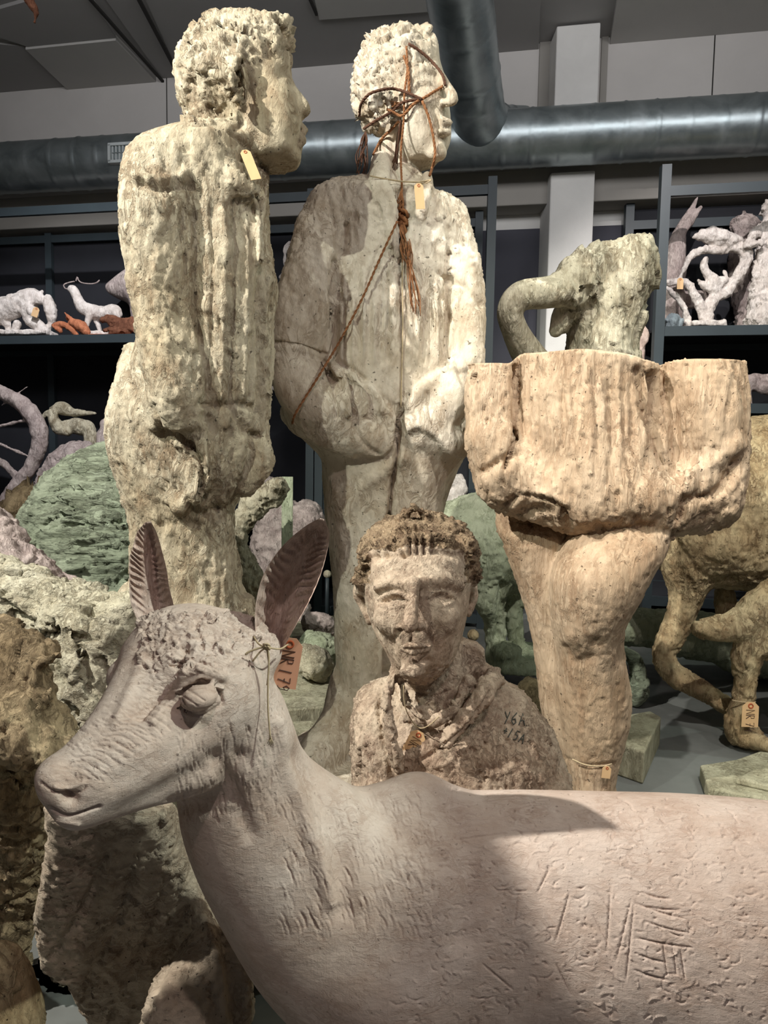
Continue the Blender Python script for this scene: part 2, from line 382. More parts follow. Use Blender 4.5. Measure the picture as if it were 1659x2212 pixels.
# ------------------------------------------------------------------ materials
def lin(c): return tuple(((q/255)/12.92 if q/255 <= 0.04045 else ((q/255+0.055)/1.055)**2.4) for q in c) + (1,)
class NT:
    def __init__(s, name):
        s.m = bpy.data.materials.new(name); s.m.use_nodes = True; s.t = s.m.node_tree; s.b = s.t.nodes['Principled BSDF']
        s.tc = s.t.nodes.new('ShaderNodeTexCoord').outputs['Object']
    def n(s, typ, ins=None, **props):
        q = s.t.nodes.new(typ)
        for k, v in props.items(): setattr(q, k, v)
        for k, v in (ins or {}).items():
            if hasattr(v, 'is_output') or isinstance(v, bpy.types.NodeSocket): s.t.links.new(v, q.inputs[k])
            else: q.inputs[k].default_value = v
        return q
    def map(s, sc_, rot=(0, 0, 0), loc=(0, 0, 0)):
        return s.n('ShaderNodeMapping', {'Vector': s.tc, 'Scale': sc_, 'Rotation': rot, 'Location': loc}).outputs[0]
    def noise(s, vec, scale, detail=4, rough=0.55, dist=0.0):
        return s.n('ShaderNodeTexNoise', {'Vector': vec, 'Scale': scale, 'Detail': detail, 'Roughness': rough, 'Distortion': dist}).outputs['Fac']
    def ramp(s, fac, a, b, ca=(0, 0, 0, 1), cb=(1, 1, 1, 1)):
        r = s.n('ShaderNodeValToRGB', {'Fac': fac}); e = r.color_ramp.elements
        e[0].position = a; e[0].color = ca; e[1].position = b; e[1].color = cb; return r.outputs[0]
    def math(s, op, a, b=0.0, clamp=False):
        q = s.n('ShaderNodeMath', {0: a, 1: b}, operation=op); q.use_clamp = clamp; return q.outputs[0]
    def mix(s, f, a, b):
        q = s.n('ShaderNodeMix', {'Factor': f}, data_type='RGBA')
        for sock, v in ((q.inputs[6], a), (q.inputs[7], b)):
            if isinstance(v, bpy.types.NodeSocket): s.t.links.new(v, sock)
            else: sock.default_value = v
        return q.outputs[2]
    def out(s, col=None, rough=0.85, metal=0.0, height=None, dist=0.003, strength=1.0, spec=0.25):
        if col is not None:
            if isinstance(col, bpy.types.NodeSocket): s.t.links.new(col, s.b.inputs['Base Color'])
            else: s.b.inputs['Base Color'].default_value = col
        for k_, v in (('Roughness', rough), ('Metallic', metal)):
            if isinstance(v, bpy.types.NodeSocket): s.t.links.new(v, s.b.inputs[k_])
            else: s.b.inputs[k_].default_value = v
        s.b.inputs['Specular IOR Level'].default_value = spec
        if height is not None:
            q = s.n('ShaderNodeBump', {'Height': height, 'Distance': dist, 'Strength': strength}); s.t.links.new(q.outputs[0], s.b.inputs['Normal'])
        return s.m
def plaster(name, base, light, stain, crease=None, fs=1.0, rough_amt=1.0, streak=(1, 1, 0.35), stain_amt=0.6, dist=0.004, pits=1.0, fur=0.0, rot=(0, 0, 0)):
    """patinated plaster: blotches, stains in old scratches, tool marks, pits"""
    t = NT(name); crease = crease or stain
    big = t.noise(t.tc, 2.2*fs, 5, 0.6, 0.4); mid = t.noise(t.map(tuple(q*1.0 for q in streak), rot), 11*fs, 7, 0.68, 0.5)
    fine = t.noise(t.map(streak, rot), 55*fs, 7, 0.72, 0.6)
    mr = t.noise(t.map(streak, rot, (3, 1, 2)), 21*fs, 6, 0.62, 0.9); ridge2 = t.math('MULTIPLY', t.math('ABSOLUTE', t.math('SUBTRACT', mr, 0.5)), 14.0, True)
    gate = t.ramp(t.noise(t.map((1, 1, 1), (0, 0, 0), (5, 2, 7)), 5*fs, 3), 0.42, 0.58)
    ridge2 = t.math('MAXIMUM', ridge2, t.math('SUBTRACT', 1.0, gate))
    pit = t.noise(t.tc, 60*fs, 2, 0.5, 0.3); pit = t.ramp(pit, 0.25, 0.31)
    col = t.mix(t.ramp(big, 0.36, 0.64), lin(base), lin(light))
    col = t.mix(t.math('MULTIPLY', t.ramp(mid, 0.50, 0.66), stain_amt), col, lin(stain))
    col = t.mix(t.math('MULTIPLY', t.ramp(fine, 0.55, 0.70), stain_amt*0.5), col, lin(stain))
    col = t.mix(t.math('MULTIPLY', t.math('SUBTRACT', 1.0, ridge2), 0.5*rough_amt), col, lin(crease))
    col = t.mix(t.math('MULTIPLY', t.math('SUBTRACT', 1.0, pit), 0.7*pits), col, lin(tuple(int(q*0.45) for q in stain)))
    def fac(scale, st, loc):
        v0 = t.map(st, rot, loc); nz = t.n('ShaderNodeTexNoise', {'Vector': v0, 'Scale': scale*0.8, 'Detail': 3.0, 'Roughness': 0.6}).outputs['Color']
        w0 = t.n('ShaderNodeVectorMath', {0: nz, 1: (0.5, 0.5, 0.5)}, operation='SUBTRACT').outputs[0]
        w1 = t.n('ShaderNodeVectorMath', {0: w0}, operation='SCALE'); w1.inputs['Scale'].default_value = 1.3/scale
        v1 = t.n('ShaderNodeVectorMath', {0: v0, 1: w1.outputs[0]}, operation='ADD').outputs[0]
        vo = t.n('ShaderNodeTexVoronoi', {'Vector': v1, 'Scale': scale}); 
        df = t.n('ShaderNodeVectorMath', {0: v1, 1: vo.outputs['Position']}, operation='SUBTRACT').outputs[0]
        cc = t.n('ShaderNodeVectorMath', {0: vo.outputs['Color'], 1: (0.5, 0.5, 0.5)}, operation='SUBTRACT').outputs[0]
        return t.math('MULTIPLY', t.n('ShaderNodeVectorMath', {0: df, 1: cc}, operation='DOT_PRODUCT').outputs['Value'], scale*2.2)
    h = t.math('ADD', t.math('MULTIPLY', fine, 1.0), t.math('MULTIPLY', ridge2, 0.35*rough_amt))
    h = t.math('ADD', h, t.math('MULTIPLY', mid, 1.0*rough_amt)); h = t.math('ADD', h, t.math('MULTIPLY', pit, 0.6*pits))
    h = t.math('ADD', h, t.math('MULTIPLY', fac(17*fs, streak, (1, 2, 3)), 1.1*rough_amt)); h = t.math('ADD', h, t.math('MULTIPLY', fac(46*fs, streak, (4, 1, 2)), 0.5*rough_amt))
    if fur:
        f2 = t.noise(t.map((70, 70, 14), (0.3, 0.7, 0.2)), fs, 3, 0.5, 0.8); h = t.math('ADD', h, t.math('MULTIPLY', f2, fur))
    return t.out(col, 0.88, 0, h, dist)
def plain(name, c, rough=0.6, metal=0.0, var=0.12, scale=6, bump=0.0, spec=0.3):
    t = NT(name); a = lin(c); n_ = t.noise(t.tc, scale, 5, 0.6, 0.3)
    b = tuple(q*(1-var) for q in a[:3])+(1,); d = tuple(min(1, q*(1+var)) for q in a[:3])+(1,)
    return t.out(t.mix(t.ramp(n_, 0.3, 0.7), b, d), rough, metal, t.noise(t.tc, 90, 3) if bump else None, bump or 0.001, 1.0, spec)
M = {}
M['man_back'] = plaster('cream_ochre_plaster', (184,170,144), (214,204,182), (128,104,78), fs=1.0, streak=(1,1,0.45), dist=0.0085, rough_amt=1.2)
M['man_tied'] = plaster('chalky_pale_plaster', (196,182,160), (226,216,200), (142,118,92), fs=1.0, streak=(1,1,0.5), dist=0.0045, stain_amt=0.45)
M['torso'] = plaster('tan_plaster', (186,160,132), (206,182,156), (136,104,76), fs=1.1, streak=(1,1,0.22), dist=0.006, stain_amt=0.45)
M['bust'] = plaster('brown_stained_plaster', (184,160,138), (212,194,172), (118,92,74), fs=2.2, streak=(1,1,0.7), dist=0.004, stain_amt=0.6, rough_amt=1.1)
M['hair_brown'] = plaster('dark_brown_rough_plaster', (160,134,108), (190,166,136), (96,70,52), fs=2.6, streak=(1,1,0.7), dist=0.008, rough_amt=1.6)
M['deer'] = plaster('smooth_rosy_plaster', (192,172,158), (206,190,178), (168,140,120), (140,108,88), fs=2.6, streak=(0.5,1,1), dist=0.0016, stain_amt=0.3, rough_amt=0.6, pits=0.6, fur=0.4)
M['ear_pink'] = plaster('pink_terracotta_plaster', (212,186,172), (222,202,190), (184,148,130), fs=3.5, dist=0.003, stain_amt=0.4)
M['hairy'] = plaster('grey_beige_rough_plaster', (178,170,146), (206,198,176), (116,100,74), fs=1.2, dist=0.009, rough_amt=1.3)
M['green'] = plaster('pale_green_plaster', (162,170,144), (190,196,170), (104,112,82), fs=1.1, dist=0.006, stain_amt=0.4)
M['mound'] = plaster('sage_green_plaster', (140,150,128), (164,174,152), (104,104,82), (66,66,52), fs=1.2, streak=(0.35,1,1), dist=0.011, stain_amt=0.25, rough_amt=1.1)
M['ochre'] = plaster('ochre_plaster', (172,148,112), (200,184,148), (112,84,54), fs=1.4, dist=0.008, rough_amt=1.2)
M['white_rough'] = plaster('chalk_white_rough_plaster', (196,188,162), (216,210,188), (156,142,116), fs=1.4, streak=(1,1,1), dist=0.010, stain_amt=0.3, rough_amt=1.2)
M['olive'] = plaster('olive_brown_plaster', (136,118,90), (170,152,122), (82,66,46), fs=1.8, dist=0.007, rough_amt=1.2)
M['drape'] = plaster('taupe_rough_plaster', (172,154,134), (204,190,170), (120,98,80), fs=1.8, streak=(0.6,1,0.6), dist=0.007, stain_amt=0.35)
M['white'] = plaster('white_studio_plaster', (222,212,204), (236,228,222), (186,170,160), fs=3.0, dist=0.004, stain_amt=0.3, pits=0.2)
M['terracotta'] = plaster('terracotta_clay', (176,108,76), (196,128,94), (120,66,44), fs=3.0, dist=0.003, stain_amt=0.4, pits=0.2)
M['brownclay'] = plaster('dark_brown_clay', (104,66,48), (132,88,66), (70,40,28), fs=3.0, dist=0.003, stain_amt=0.4, pits=0.2)
M['pinkish'] = plaster('grey_pink_plaster', (176,160,156), (200,186,180), (128,110,106), fs=2.2, dist=0.006, stain_amt=0.4)
M['slab'] = plaster('dusty_slab_plaster', (150,146,122), (184,180,156), (106,96,74), fs=1.6, dist=0.005, stain_amt=0.4)
M['steel'] = plain('dark_teal_painted_steel', (50,58,62), 0.42, 0.0, 0.10, 3)
M['shelfdark'] = plain('black_shelf_backing', (34,35,40), 0.8, 0, 0.1)
M['wall_up'] = plain('off_white_wall_paint', (196,192,188), 0.9, 0, 0.04, 2, 0.0006)
M['wall_low'] = plain('charcoal_wall_panel', (70,70,78), 0.8, 0, 0.08, 2)
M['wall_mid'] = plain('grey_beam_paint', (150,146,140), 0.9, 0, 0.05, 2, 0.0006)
M['ceil'] = plain('grey_ceiling_board', (150,148,146), 0.95, 0, 0.04, 1.5, 0.0005)
M['ceil2'] = plain('light_ceiling_board', (176,174,170), 0.95, 0, 0.04, 1.5, 0.0005)
M['joint'] = plain('dark_joint', (50,48,46), 0.9)
M['pillar'] = plain('pale_concrete_paint', (214,212,208), 0.9, 0, 0.04, 5, 0.001)
M['twine'] = plain('brown_sisal_twine', (138,94,62), 0.85, 0, 0.35, 120)
M['twine_dark'] = plain('dark_brown_twine', (88,60,46), 0.85, 0, 0.35, 120)
M['string'] = plain('tan_string', (176,158,128), 0.85, 0, 0.2, 90)
M['tagcard'] = plain('manila_card', (212,176,132), 0.8, 0, 0.06, 20)
M['tagorange'] = plain('orange_brown_card', (184,136,110), 0.8, 0, 0.06, 20)
M['ink'] = plain('pencil_ink', (62,44,38), 0.7)
M['inkblack'] = plain('faded_black_marker', (74,76,70), 0.7)
M['redring'] = plain('red_ring', (168,84,52), 0.6)
M['wood'] = plain('raw_wood', (150,124,92), 0.8, 0, 0.25, 12)
M['vent'] = plain('white_vent_enamel', (190,196,196), 0.45)
M['dark'] = plain('black_gap', (18,19,22), 0.8)
def floor_mat():
    t = NT('grey_painted_concrete'); n_ = t.noise(t.tc, 1.1, 6, 0.6, 0.4); m = t.noise(t.tc, 14, 4)
    c = t.mix(t.ramp(n_, 0.35, 0.65), lin((88,90,88)), lin((116,118,116))); return t.out(c, t.ramp(m, 0.2, 0.9, (0.35,)*3+(1,), (0.6,)*3+(1,)), 0, m, 0.0008)
M['floor'] = floor_mat()
def duct_mat():
    t = NT('galvanised_steel'); n_ = t.noise(t.tc, 5, 4, 0.6, 0.6); v = t.n('ShaderNodeTexVoronoi', {'Vector': t.tc, 'Scale': 30.0}).outputs['Color']
    c = t.mix(t.ramp(n_, 0.3, 0.7), lin((138,148,150)), lin((172,180,182))); r = t.ramp(n_, 0.3, 0.75, (0.30,)*3+(1,), (0.46,)*3+(1,))
    return t.out(c, r, 0.8, t.noise(t.tc, 9, 2), 0.004, 0.5)
M['duct'] = duct_mat()
# ------------------------------------------------------------------ room shell
SLOPE = -0.18
def wy(x, off=0.0): return 6.95 + SLOPE*x + off          # back wall front face
YAW = math.atan(SLOPE); CY, SY = math.cos(YAW), math.sin(YAW)
def W(x, off, z): return (x, wy(x, off), z)
CEIL = 5.25
def wallbox(x0, x1, off0, off1, z0, z1):
    return [W(x0, off0, z0), W(x1, off0, z0), W(x1, off1, z0), W(x0, off1, z0), W(x0, off0, z1), W(x1, off0, z1), W(x1, off1, z1), W(x0, off1, z1)]
def struct(name, mb, mat, **k): return tag(mb.build(name, mat, **k), kind='structure')
fl = MB().box((0, 3, -0.05), (16, 15, 0.1)); struct('floor', fl, M['floor'])
def zat(px, py, off=0.0):
    """height on the wall plane seen at a pixel"""
    v = ray(px, py); # y = 6.95+off+SLOPE x
    t = (6.95+off - C0[1])/(v[1] - SLOPE*v[0]); return C0 + v*t
b = MB(); b.hexa(wallbox(-8, 8, 0, 0.2, 0, CEIL)); struct('wall_back', b, M['wall_up'])
struct('ceiling', MB().box((0, 2.8, CEIL+0.1), (16, 15, 0.2)), M['ceil'])
b = MB().box((-7.6, 3, CEIL/2), (0.2, 15, CEIL)); struct('wall_left', b, M['wall_up'])
b = MB().box((7.0, 3, CEIL/2), (0.2, 15, CEIL)); struct('wall_right', b, M['wall_up'])
# ---- wall details: projecting beam, light strips, charcoal lower panels, pillar
zb0, zb1 = float(zat(1350, 432, -0.3)[2]), float(zat(1350, 352, -0.3)[2])
struct('trim_1', MB().hexa(wallbox(-7.5, 6.9, -0.3, 0.0, zb0, zb1)), M['wall_mid'], bevel=0.01)            # grey beam under the duct
zs0, zs1 = float(zat(1100, 466, -0.03)[2]), float(zat(1100, 440, -0.03)[2])
zl = zb0 - 0.13
struct('trim_2', MB().hexa(wallbox(-7.5, 6.9, -0.03, 0.0, zl, zb0)), M['pillar'])
struct('trim_3', MB().hexa(wallbox(-7.5, 6.9, -0.035, 0.0, 0, zl)), M['wall_low'])                          # charcoal lower wall
px0, px1 = zat(1186, 500, -0.42)[0], zat(1281, 500, -0.42)[0]
zc = float(zat(1240, 370, -0.42)[2])
b = MB(); b.hexa(wallbox(px0, px1, -0.42, 0, 0, zc)); struct('trim_4', b, M['pillar'], bevel=0.012)
pu0, pu1 = zat(1200, 150, -0.28)[0], zat(1294, 150, -0.28)[0]
b = MB(); b.hexa(wallbox(pu0, pu1, -0.28, 0, zb1, CEIL-0.02)); struct('trim_5', b, M['pillar'], bevel=0.01)
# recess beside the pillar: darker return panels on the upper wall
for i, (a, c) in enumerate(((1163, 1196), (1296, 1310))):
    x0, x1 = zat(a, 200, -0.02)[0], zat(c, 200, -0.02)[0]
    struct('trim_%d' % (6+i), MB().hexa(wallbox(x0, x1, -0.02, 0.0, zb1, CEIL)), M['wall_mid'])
for i, a in enumerate((360, 1540)):
    x0 = zat(a, 160)[0]
    struct('trim_%d' % (8+i), MB().hexa(wallbox(x0-0.004, x0+0.004, -0.006, 0.0, zb1, CEIL)), M['joint'])
def ceil_board(poly, mat, n, th=0.035):
    pts = [PF(a, c, CEIL-0.0) for a, c in poly]
    if len(pts) == 4:
        o = MB().hexa([(p[0], p[1], CEIL-th) for p in pts] + [(p[0], p[1], CEIL+0.01) for p in pts]).build('trim_%d' % n, mat); tag(o, kind='structure')
ceil_board([(55, 95), (175, 212), (360, 190), (250, 75)], M['ceil2'], 10, 0.05)
ceil_board([(-300, 60), (5, 222), (172, 212), (52, 96)], M['ceil'], 11, 0.02)
ceil_board([(-100, 40), (62, 95), (250, 74), (180, -40)], M['ceil'], 12, 0.03)
ceil_board([(190, -60), (370, 192), (398, 190), (300, -60)], M['ceil'], 13, 0.02)
ceil_board([(300, -40), (398, 178), (940, 148), (935, 8)], M['ceil'], 14, 0.03)
ceil_board([(940, 8), (950, 148), (1162, 136), (1170, -50)], M['ceil'], 15, 0.05)
ceil_board([(1340, -50), (1312, 116), (1800, 78), (1900, -80)], M['ceil2'], 16, 0.06)
ceil_board([(676, -30), (690, 30), (930, 12), (926, -40)], M['ceil2'], 17, 0.05)
def dark_strip(a, b_, n, w_=0.02):
    A, B = PF(*a, CEIL-0.05), PF(*b_, CEIL-0.05); o = MB().bar(A, B, w_, 0.02).build('trim_%d' % n, M['joint']); tag(o, kind='structure')
dark_strip((290, -20), (396, 182), 18, 0.03); dark_strip((183, -15), (366, 192), 19, 0.025); dark_strip((5, 222), (175, 212), 20, 0.03)
dark_strip((668, -5), (684, 32), 21, 0.02); dark_strip((1163, 130), (1202, 127), 22, 0.03); dark_strip((1291, 119), (1312, 117), 23, 0.03)
# ---- ventilation duct
DR = 0.228
def duct_tube(path, seam=0.245, n=40, r=DR):
    p = [Vector(q) for q in path]; out = []; rr = []; acc = 0.0; L = 0
    for i in range(len(p)-1):
        seg = (p[i+1]-p[i]).length; m = max(2, int(seg/0.02))
        for j in range(m):
            q = p[i].lerp(p[i+1], j/m); out.append(q)
    cum = 0
    for i, q in enumerate(out):
        if i: cum += (q-out[i-1]).length
        f = (cum % seam)
        rr.append(r + 0.007*math.exp(-((f-seam/2)/0.009)**2))
    return MB().tube(out, rr, n)
A = zat(-260, 382, -0.62); Bq = zat(1900, 250, -0.62)
A = zat(30, 363, -0.62); Bq = zat(1600, 272, -0.62); D_ = Vector(Bq)-Vector(A); A = Vector(A)-D_*0.35; Bq = Vector(Bq)+D_*0.2
dz = root('ventilation_duct', tuple((A+Bq)/2), 'galvanised spiral ventilation duct crossing below the ceiling with a branch coming forward', 'duct')
duct_tube([A, Bq]).build('main_pipe', M['duct'], dz, True)
br = spline([tuple(P(975, -220, 4.3)), tuple(P(985, -60, 4.85)), tuple(P(1003, 60, 5.3)), tuple(P(1020, 180, 5.75)), tuple(P(1038, 262, 6.05)), tuple(P(1075, 288, 6.3)), tuple(P(1130, 292, 6.4))], 60)
duct_tube([tuple(q) for q in br], 0.22).build('branch_pipe', M['duct'], dz, True)
# grille on the left of the main pipe
gx = zat(282, 330, -0.62-DR); gl = root('vent', (0, 0, 0)); bpy.data.objects.remove(gl)
g = MB(); u = D_.normalized(); nrm = Vector((u.y, -u.x, 0)).normalized(); upv = Vector((0, 0, 1)); c0 = Vector(gx)+nrm*0.0
def gbox(mb, du, dzv, w_, h_, t=0.02, f=0.0):
    c = c0+u*du+upv*dzv+nrm*f; p = []
    for s3 in (-h_/2, h_/2):
        for s1, s2 in ((-1, 1), (1, 1), (1, -1), (-1, -1)): p.append(c+u*(s1*w_/2)+nrm*(s2*t/2)*-1+upv*s3)
    mb.hexa(p)
for a, b_, w_, h_ in ((0, 0.075, 0.42, 0.025), (0, -0.075, 0.42, 0.025), (-0.2, 0, 0.025, 0.15), (0.2, 0, 0.025, 0.15)): gbox(g, a, b_, w_, h_, 0.05, 0.0)
gr = g.build('vent_grille', M['vent'], dz)
g = MB(); gbox(g, 0, 0, 0.38, 0.13, 0.01, -0.012); g.build('grille_backing', M['dark'], gr)
for r_ in range(2):
    for i in range(11):
        g = MB(); gbox(g, -0.17+i*0.034, -0.032+r_*0.064, 0.012, 0.056, 0.02, 0.006); g.build('slat', M['vent'], gr)
# thin cable tray under the left duct
A = Vector(zat(-40, 412, -0.5)); Bq = Vector(zat(790, 372, -0.5))
tag(MB().bar(A, Bq, 0.02, 0.05).build('cable_tray', M['vent']), 'thin pale metal cable tray running under the duct on the left', 'cable tray')
# ---- steel shelving
def shelf_at(px, py, off): q = zat(px, py, off); return q
FO, BO = -0.98, -0.18           # front and back planes of the shelving, off the wall
def unit(name, label, xs, ztop, levels, braces=(), back_only=()):
    r = root(name, (float((xs[0]+xs[-1])/2), float(wy((xs[0]+xs[-1])/2, (FO+BO)/2)), 0), label, 'shelving')
    for x in xs:
        for off in ((FO, BO) if x not in back_only else (BO,)):
            m = MB(); m.hexa(wallbox(x-0.035, x+0.035, off-0.03, off+0.03, 0, ztop)); o = m.build('post', M['steel'], r)
    for z, full in levels:
        m = MB(); m.hexa(wallbox(xs[0], xs[-1], FO-0.02, FO+0.02, z-0.075, z)); m.build('beam', M['steel'], r)
        m = MB(); m.hexa(wallbox(xs[0], xs[-1], BO-0.02, BO+0.02, z-0.075, z)); m.build('beam', M['steel'], r)
        if full: m = MB(); m.hexa(wallbox(xs[0], xs[-1], FO+0.02, BO-0.02, z-0.02, z-0.002)); m.build('shelf_board', M['shelfdark'], r)
    m = MB(); m.hexa(wallbox(xs[0], xs[-1], BO+0.04, BO+0.05, 0.05, ztop-0.05)); m.build('back_panel', M['shelfdark'], r)
    for a, b_ in braces:
        MB().bar(a, b_, 0.03, 0.01).build('brace', M['steel'], r)
    return r
xL = float(zat(-700, 600, FO)[0]); xm0 = float(zat(672, 600, FO)[0]); xm1 = float(zat(1058, 600, FO)[0]); xb = float(zat(110, 700, BO)[0])
ztL = float(zat(150, 443, FO)[2]); zsL = float(zat(150, 724, FO)[2]); zsL2 = 0.85
zM = float(zat(870, 410, FO)[2]); zsM = float(zat(600, 838, FO)[2])
unit('shelving_unit', 'dark steel shelving on the left holding small plaster animals', [xL, float(xb), xm0], ztL+0.02, [(ztL, False), (zsL, True), (0.88, True), (0.12, True)], back_only=(float(xb),))
unit('shelving_unit', 'dark steel shelving bay seen between the two standing men', [xm0+0.08, xm1], zM+0.06, [(zM, False), (zsM, True), (0.88, True), (0.12, True)])
xr0 = float(zat(1427, 600, FO)[0]); zR = float(zat(1550, 398, FO)[2]); zR1 = float(zat(1550, 704, FO)[2]); zR2 = float(zat(1630, 872, FO)[2])
SHL = dict(zsL=zsL, zR1=zR1, zR2=zR2, zsM=zsM)
unit('shelving_unit', 'teal steel shelving on the right with plaster groups on its shelves', [xr0, xr0+2.6], zR+0.16, [(zR, False), (zR1, True), (zR2, True), (0.35, True), (0.1, True)],
     [(W(xr0+0.5, FO+0.1, zR2-0.05), W(xr0+1.5, FO+0.1, 1.0))])
m = MB()
# ================================================================== figures
def build_man_back():
    c = Clay(0.0085, 0.03)
    # jacket, hips and trousers, seen from the side and behind
    c.loft([(300,430,560,2.66,0.16),(330,350,566,2.66,0.24),(360,318,568,2.66,0.27),(420,310,572,2.66,0.27),(500,312,580,2.66,0.26),(560,318,588,2.66,0.26),(605,322,596,2.66,0.26),
            (660,325,588,2.66,0.26),(720,318,583,2.66,0.26),(800,290,582,2.66,0.26),(850,262,580,2.66,0.26),(900,246,577,2.66,0.26),(950,243,568,2.66,0.25),(1000,252,557,2.66,0.24),(1035,266,543,2.66,0.23),
            (1075,280,512,2.66,0.21),(1110,286,500,2.66,0.19),(1160,290,503,2.66,0.18),(1220,290,512,2.66,0.18),(1270,290,518,2.66,0.18),(1315,288,522,2.66,0.18)], p=2.4, n=70)
    c.tube([(300,1320,2.66,60),(400,1345,2.60,85),(500,1335,2.66,62)], k=0.05)
    # near arm
    c.tube([(345,362,2.50,62),(338,450,2.46,73),(345,560,2.45,68),(352,680,2.45,62),(372,780,2.44,66),(385,860,2.43,66),(388,905,2.43,50)], k=0.035, fy=1.15)
    c.tube([(395,900,2.44,48),(430,960,2.46,40),(445,1010,2.47,33)], k=0.05)
    # far shoulder/back mass
    c.ell(300,820,2.70,30,80,60,k=0.05); c.tube([(288,760,2.62,16),(292,800,2.6,18)],k=0.03)
    # pocket flap fold over the thigh
    c.tube([(385,940,2.43,26),(428,985,2.42,24),(440,1035,2.43,20),(420,1070,2.44,18),(385,1095,2.45,14)], k=0.025)
    c.tube([(560,930,2.60,20),(565,1000,2.58,26),(530,1050,2.58,24)],k=0.03)
    # collar and neck
    c.loft([(266,414,470,2.62,0.11),(300,412,510,2.62,0.13),(340,408,560,2.62,0.15),(385,400,574,2.63,0.18)], k=0.010, n=16)
    c.tube([(418,280,2.62,12),(430,330,2.5,18),(490,375,2.45,22),(540,420,2.48,20)],k=0.02)
    c.tube([(575,400,2.55,8),(560,470,2.5,12),(562,560,2.48,10)],k=0.03)
    # ---- head in profile
    c.ell(503,158,2.62,108,92,112,rot=(0,8,0),k=0.03)
    c.ell(470,180,2.62,75,85,80,k=0.04)
    c.slab([(520,60),(585,50),(618,78),(624,112),(622,132),(627,140),(627,165),(634,200),(642,225),(648,250),(650,268),(650,285),(647,300),(645,318),(645,338),(636,352),(612,358),(580,357),(540,338),(500,300),(490,200)], 2.62, 0.115, k=0.03, edge=0.07)
    c.slab([(624,160),(640,190),(658,212),(670,228),(671,240),(662,250),(650,254),(634,250),(622,200)], 2.60, 0.030, k=0.02, edge=0.018)
    c.tube([(648,268,2.6,6),(660,280,2.6,6),(655,288,2.6,5)],k=0.006); c.tube([(652,294,2.6,6),(656,304,2.6,6),(650,314,2.6,6)],k=0.006)
    c.ell(634,342,2.61,16,26,14,k=0.02)
    c.tube([(485,280,2.62,46),(505,330,2.62,50),(520,380,2.64,54)],k=0.02)
    # hair mass and fringe
    c.tube([(600,58,2.6,24),(618,90,2.6,16),(624,135,2.6,9)],k=0.02)
    c.tube([(545,60,2.56,26),(600,62,2.58,22)],k=0.03); c.tube([(420,120,2.56,30),(410,190,2.56,26),(430,240,2.58,26),(450,265,2.58,22)],k=0.04)
    # ear
    c.tube([(500,136,2.455,10),(495,160,2.43,10),(504,195,2.44,9),(520,224,2.465,6)],k=0.006); c.tube([(505,134,2.45,8),(520,138,2.455,8),(529,160,2.465,7),(531,195,2.475,6),(528,222,2.475,5)],k=0.006)
    s = sculpt(c, 2)
    # large modelling
    body = s.region(-100, 285, 700, 1500, 20)
    s.noise(6, 0.012, (1,1,0.5), octs=2, mask=body, seed=1)
    s.panel([(262,330),(300,300),(360,300),(402,330),(408,395),(404,402),(350,412),(262,405)], 0.014, 5); s.panel([(255,408),(405,402),(415,520),(420,740),(442,870),(435,925),(332,938),(312,760),(280,620)], 0.016, 6)
    s.panel([(412,262),(440,262),(470,300),(560,385),(566,420),(500,430),(430,350),(408,330)], 0.012, 4)
    s.stroke([(420,400),(424,500),(426,620),(430,720),(446,800)], 8, -0.012)
    s.stroke([(300,395),(350,410),(410,400)], 9, -0.02); s.stroke([(290,380),(350,388),(400,375)], 12, 0.012)
    for x in (455,482,505,530,548): s.stroke([(x,430+random.randint(0,60)),(x+4,600),(x-6,860)], 6, random.choice((-0.012,-0.008,0.012)))
    s.stroke([(560,420),(575,520),(560,640),(565,780),(560,900)], 8, -0.022); s.stroke([(578,600),(570,700),(575,850)], 7, 0.015)
    s.stroke([(440,870),(470,878),(510,872),(545,880)], 10, -0.018); s.stroke([(335,935),(400,960),(440,1020),(440,1075)], 9, -0.035)
    s.dent(415,985,18,35,-0.03,-25); s.stroke([(300,800),(325,880),(340,935)], 10, -0.018)
    s.stroke([(400,1080),(440,1110),(500,1090)], 10, -0.014); s.stroke([(450,900),(470,980),(460,1100)],12,-0.012); s.stroke([(500,880),(530,930),(560,940)],9,-0.016)
    s.stroke([(520,950),(510,1020),(480,1080)],10,0.014)
    s.stroke([(350,1130),(430,1140),(495,1180)],14,-0.01)
    s.stroke([(560,395),(568,430),(575,470)],6,-0.02)
    # clay roughness
    bb = body*(1-s.pmask([(500,250),(530,330),(580,366),(700,370),(700,200),(500,200)],6)); s.knife(10, 0.010, (1,1,0.5), bb, 5); s.knife(26, 0.008, (1,1,0.4), bb, 6); s.knife(60, 0.0045, (1,1,0.5), bb, 7)
    hair = np.maximum(s.region(380, 20, 560, 275, 25)*(1-s.region(520,140,700,400,10)), s.region(540, 20, 640, 120, 18)); hair = hair*(s.py < 262); 
    s.knife(17, 0.024, (1,1,1), hair, 3); s.knife(38, 0.016, (1,1,1), hair, 4)
    # face modelling
    s.refresh()
    s.dent(612,160,22,14,-0.012); s.dent(618,170,10,6,0.006); s.stroke([(560,110),(565,150),(555,180)],8,-0.006); s.dent(590,210,30,26,0.007)
    s.stroke([(560,200),(575,270),(560,330)],14,0.004); s.stroke([(540,210),(545,250),(560,300)],16,-0.006); s.dent(638,248,9,5,-0.008); s.stroke([(635,290),(650,291)],3,-0.007)
    s.stroke([(610,140),(625,143)],4,0.006); s.stroke([(634,255),(640,280)],5,-0.003); s.stroke([(490,330),(540,352),(575,362)],5,-0.010)
    s.stroke([(510,150),(514,190),(523,212)],4,-0.016); s.stroke([(470,215),(500,255),(530,270)],14,-0.008)
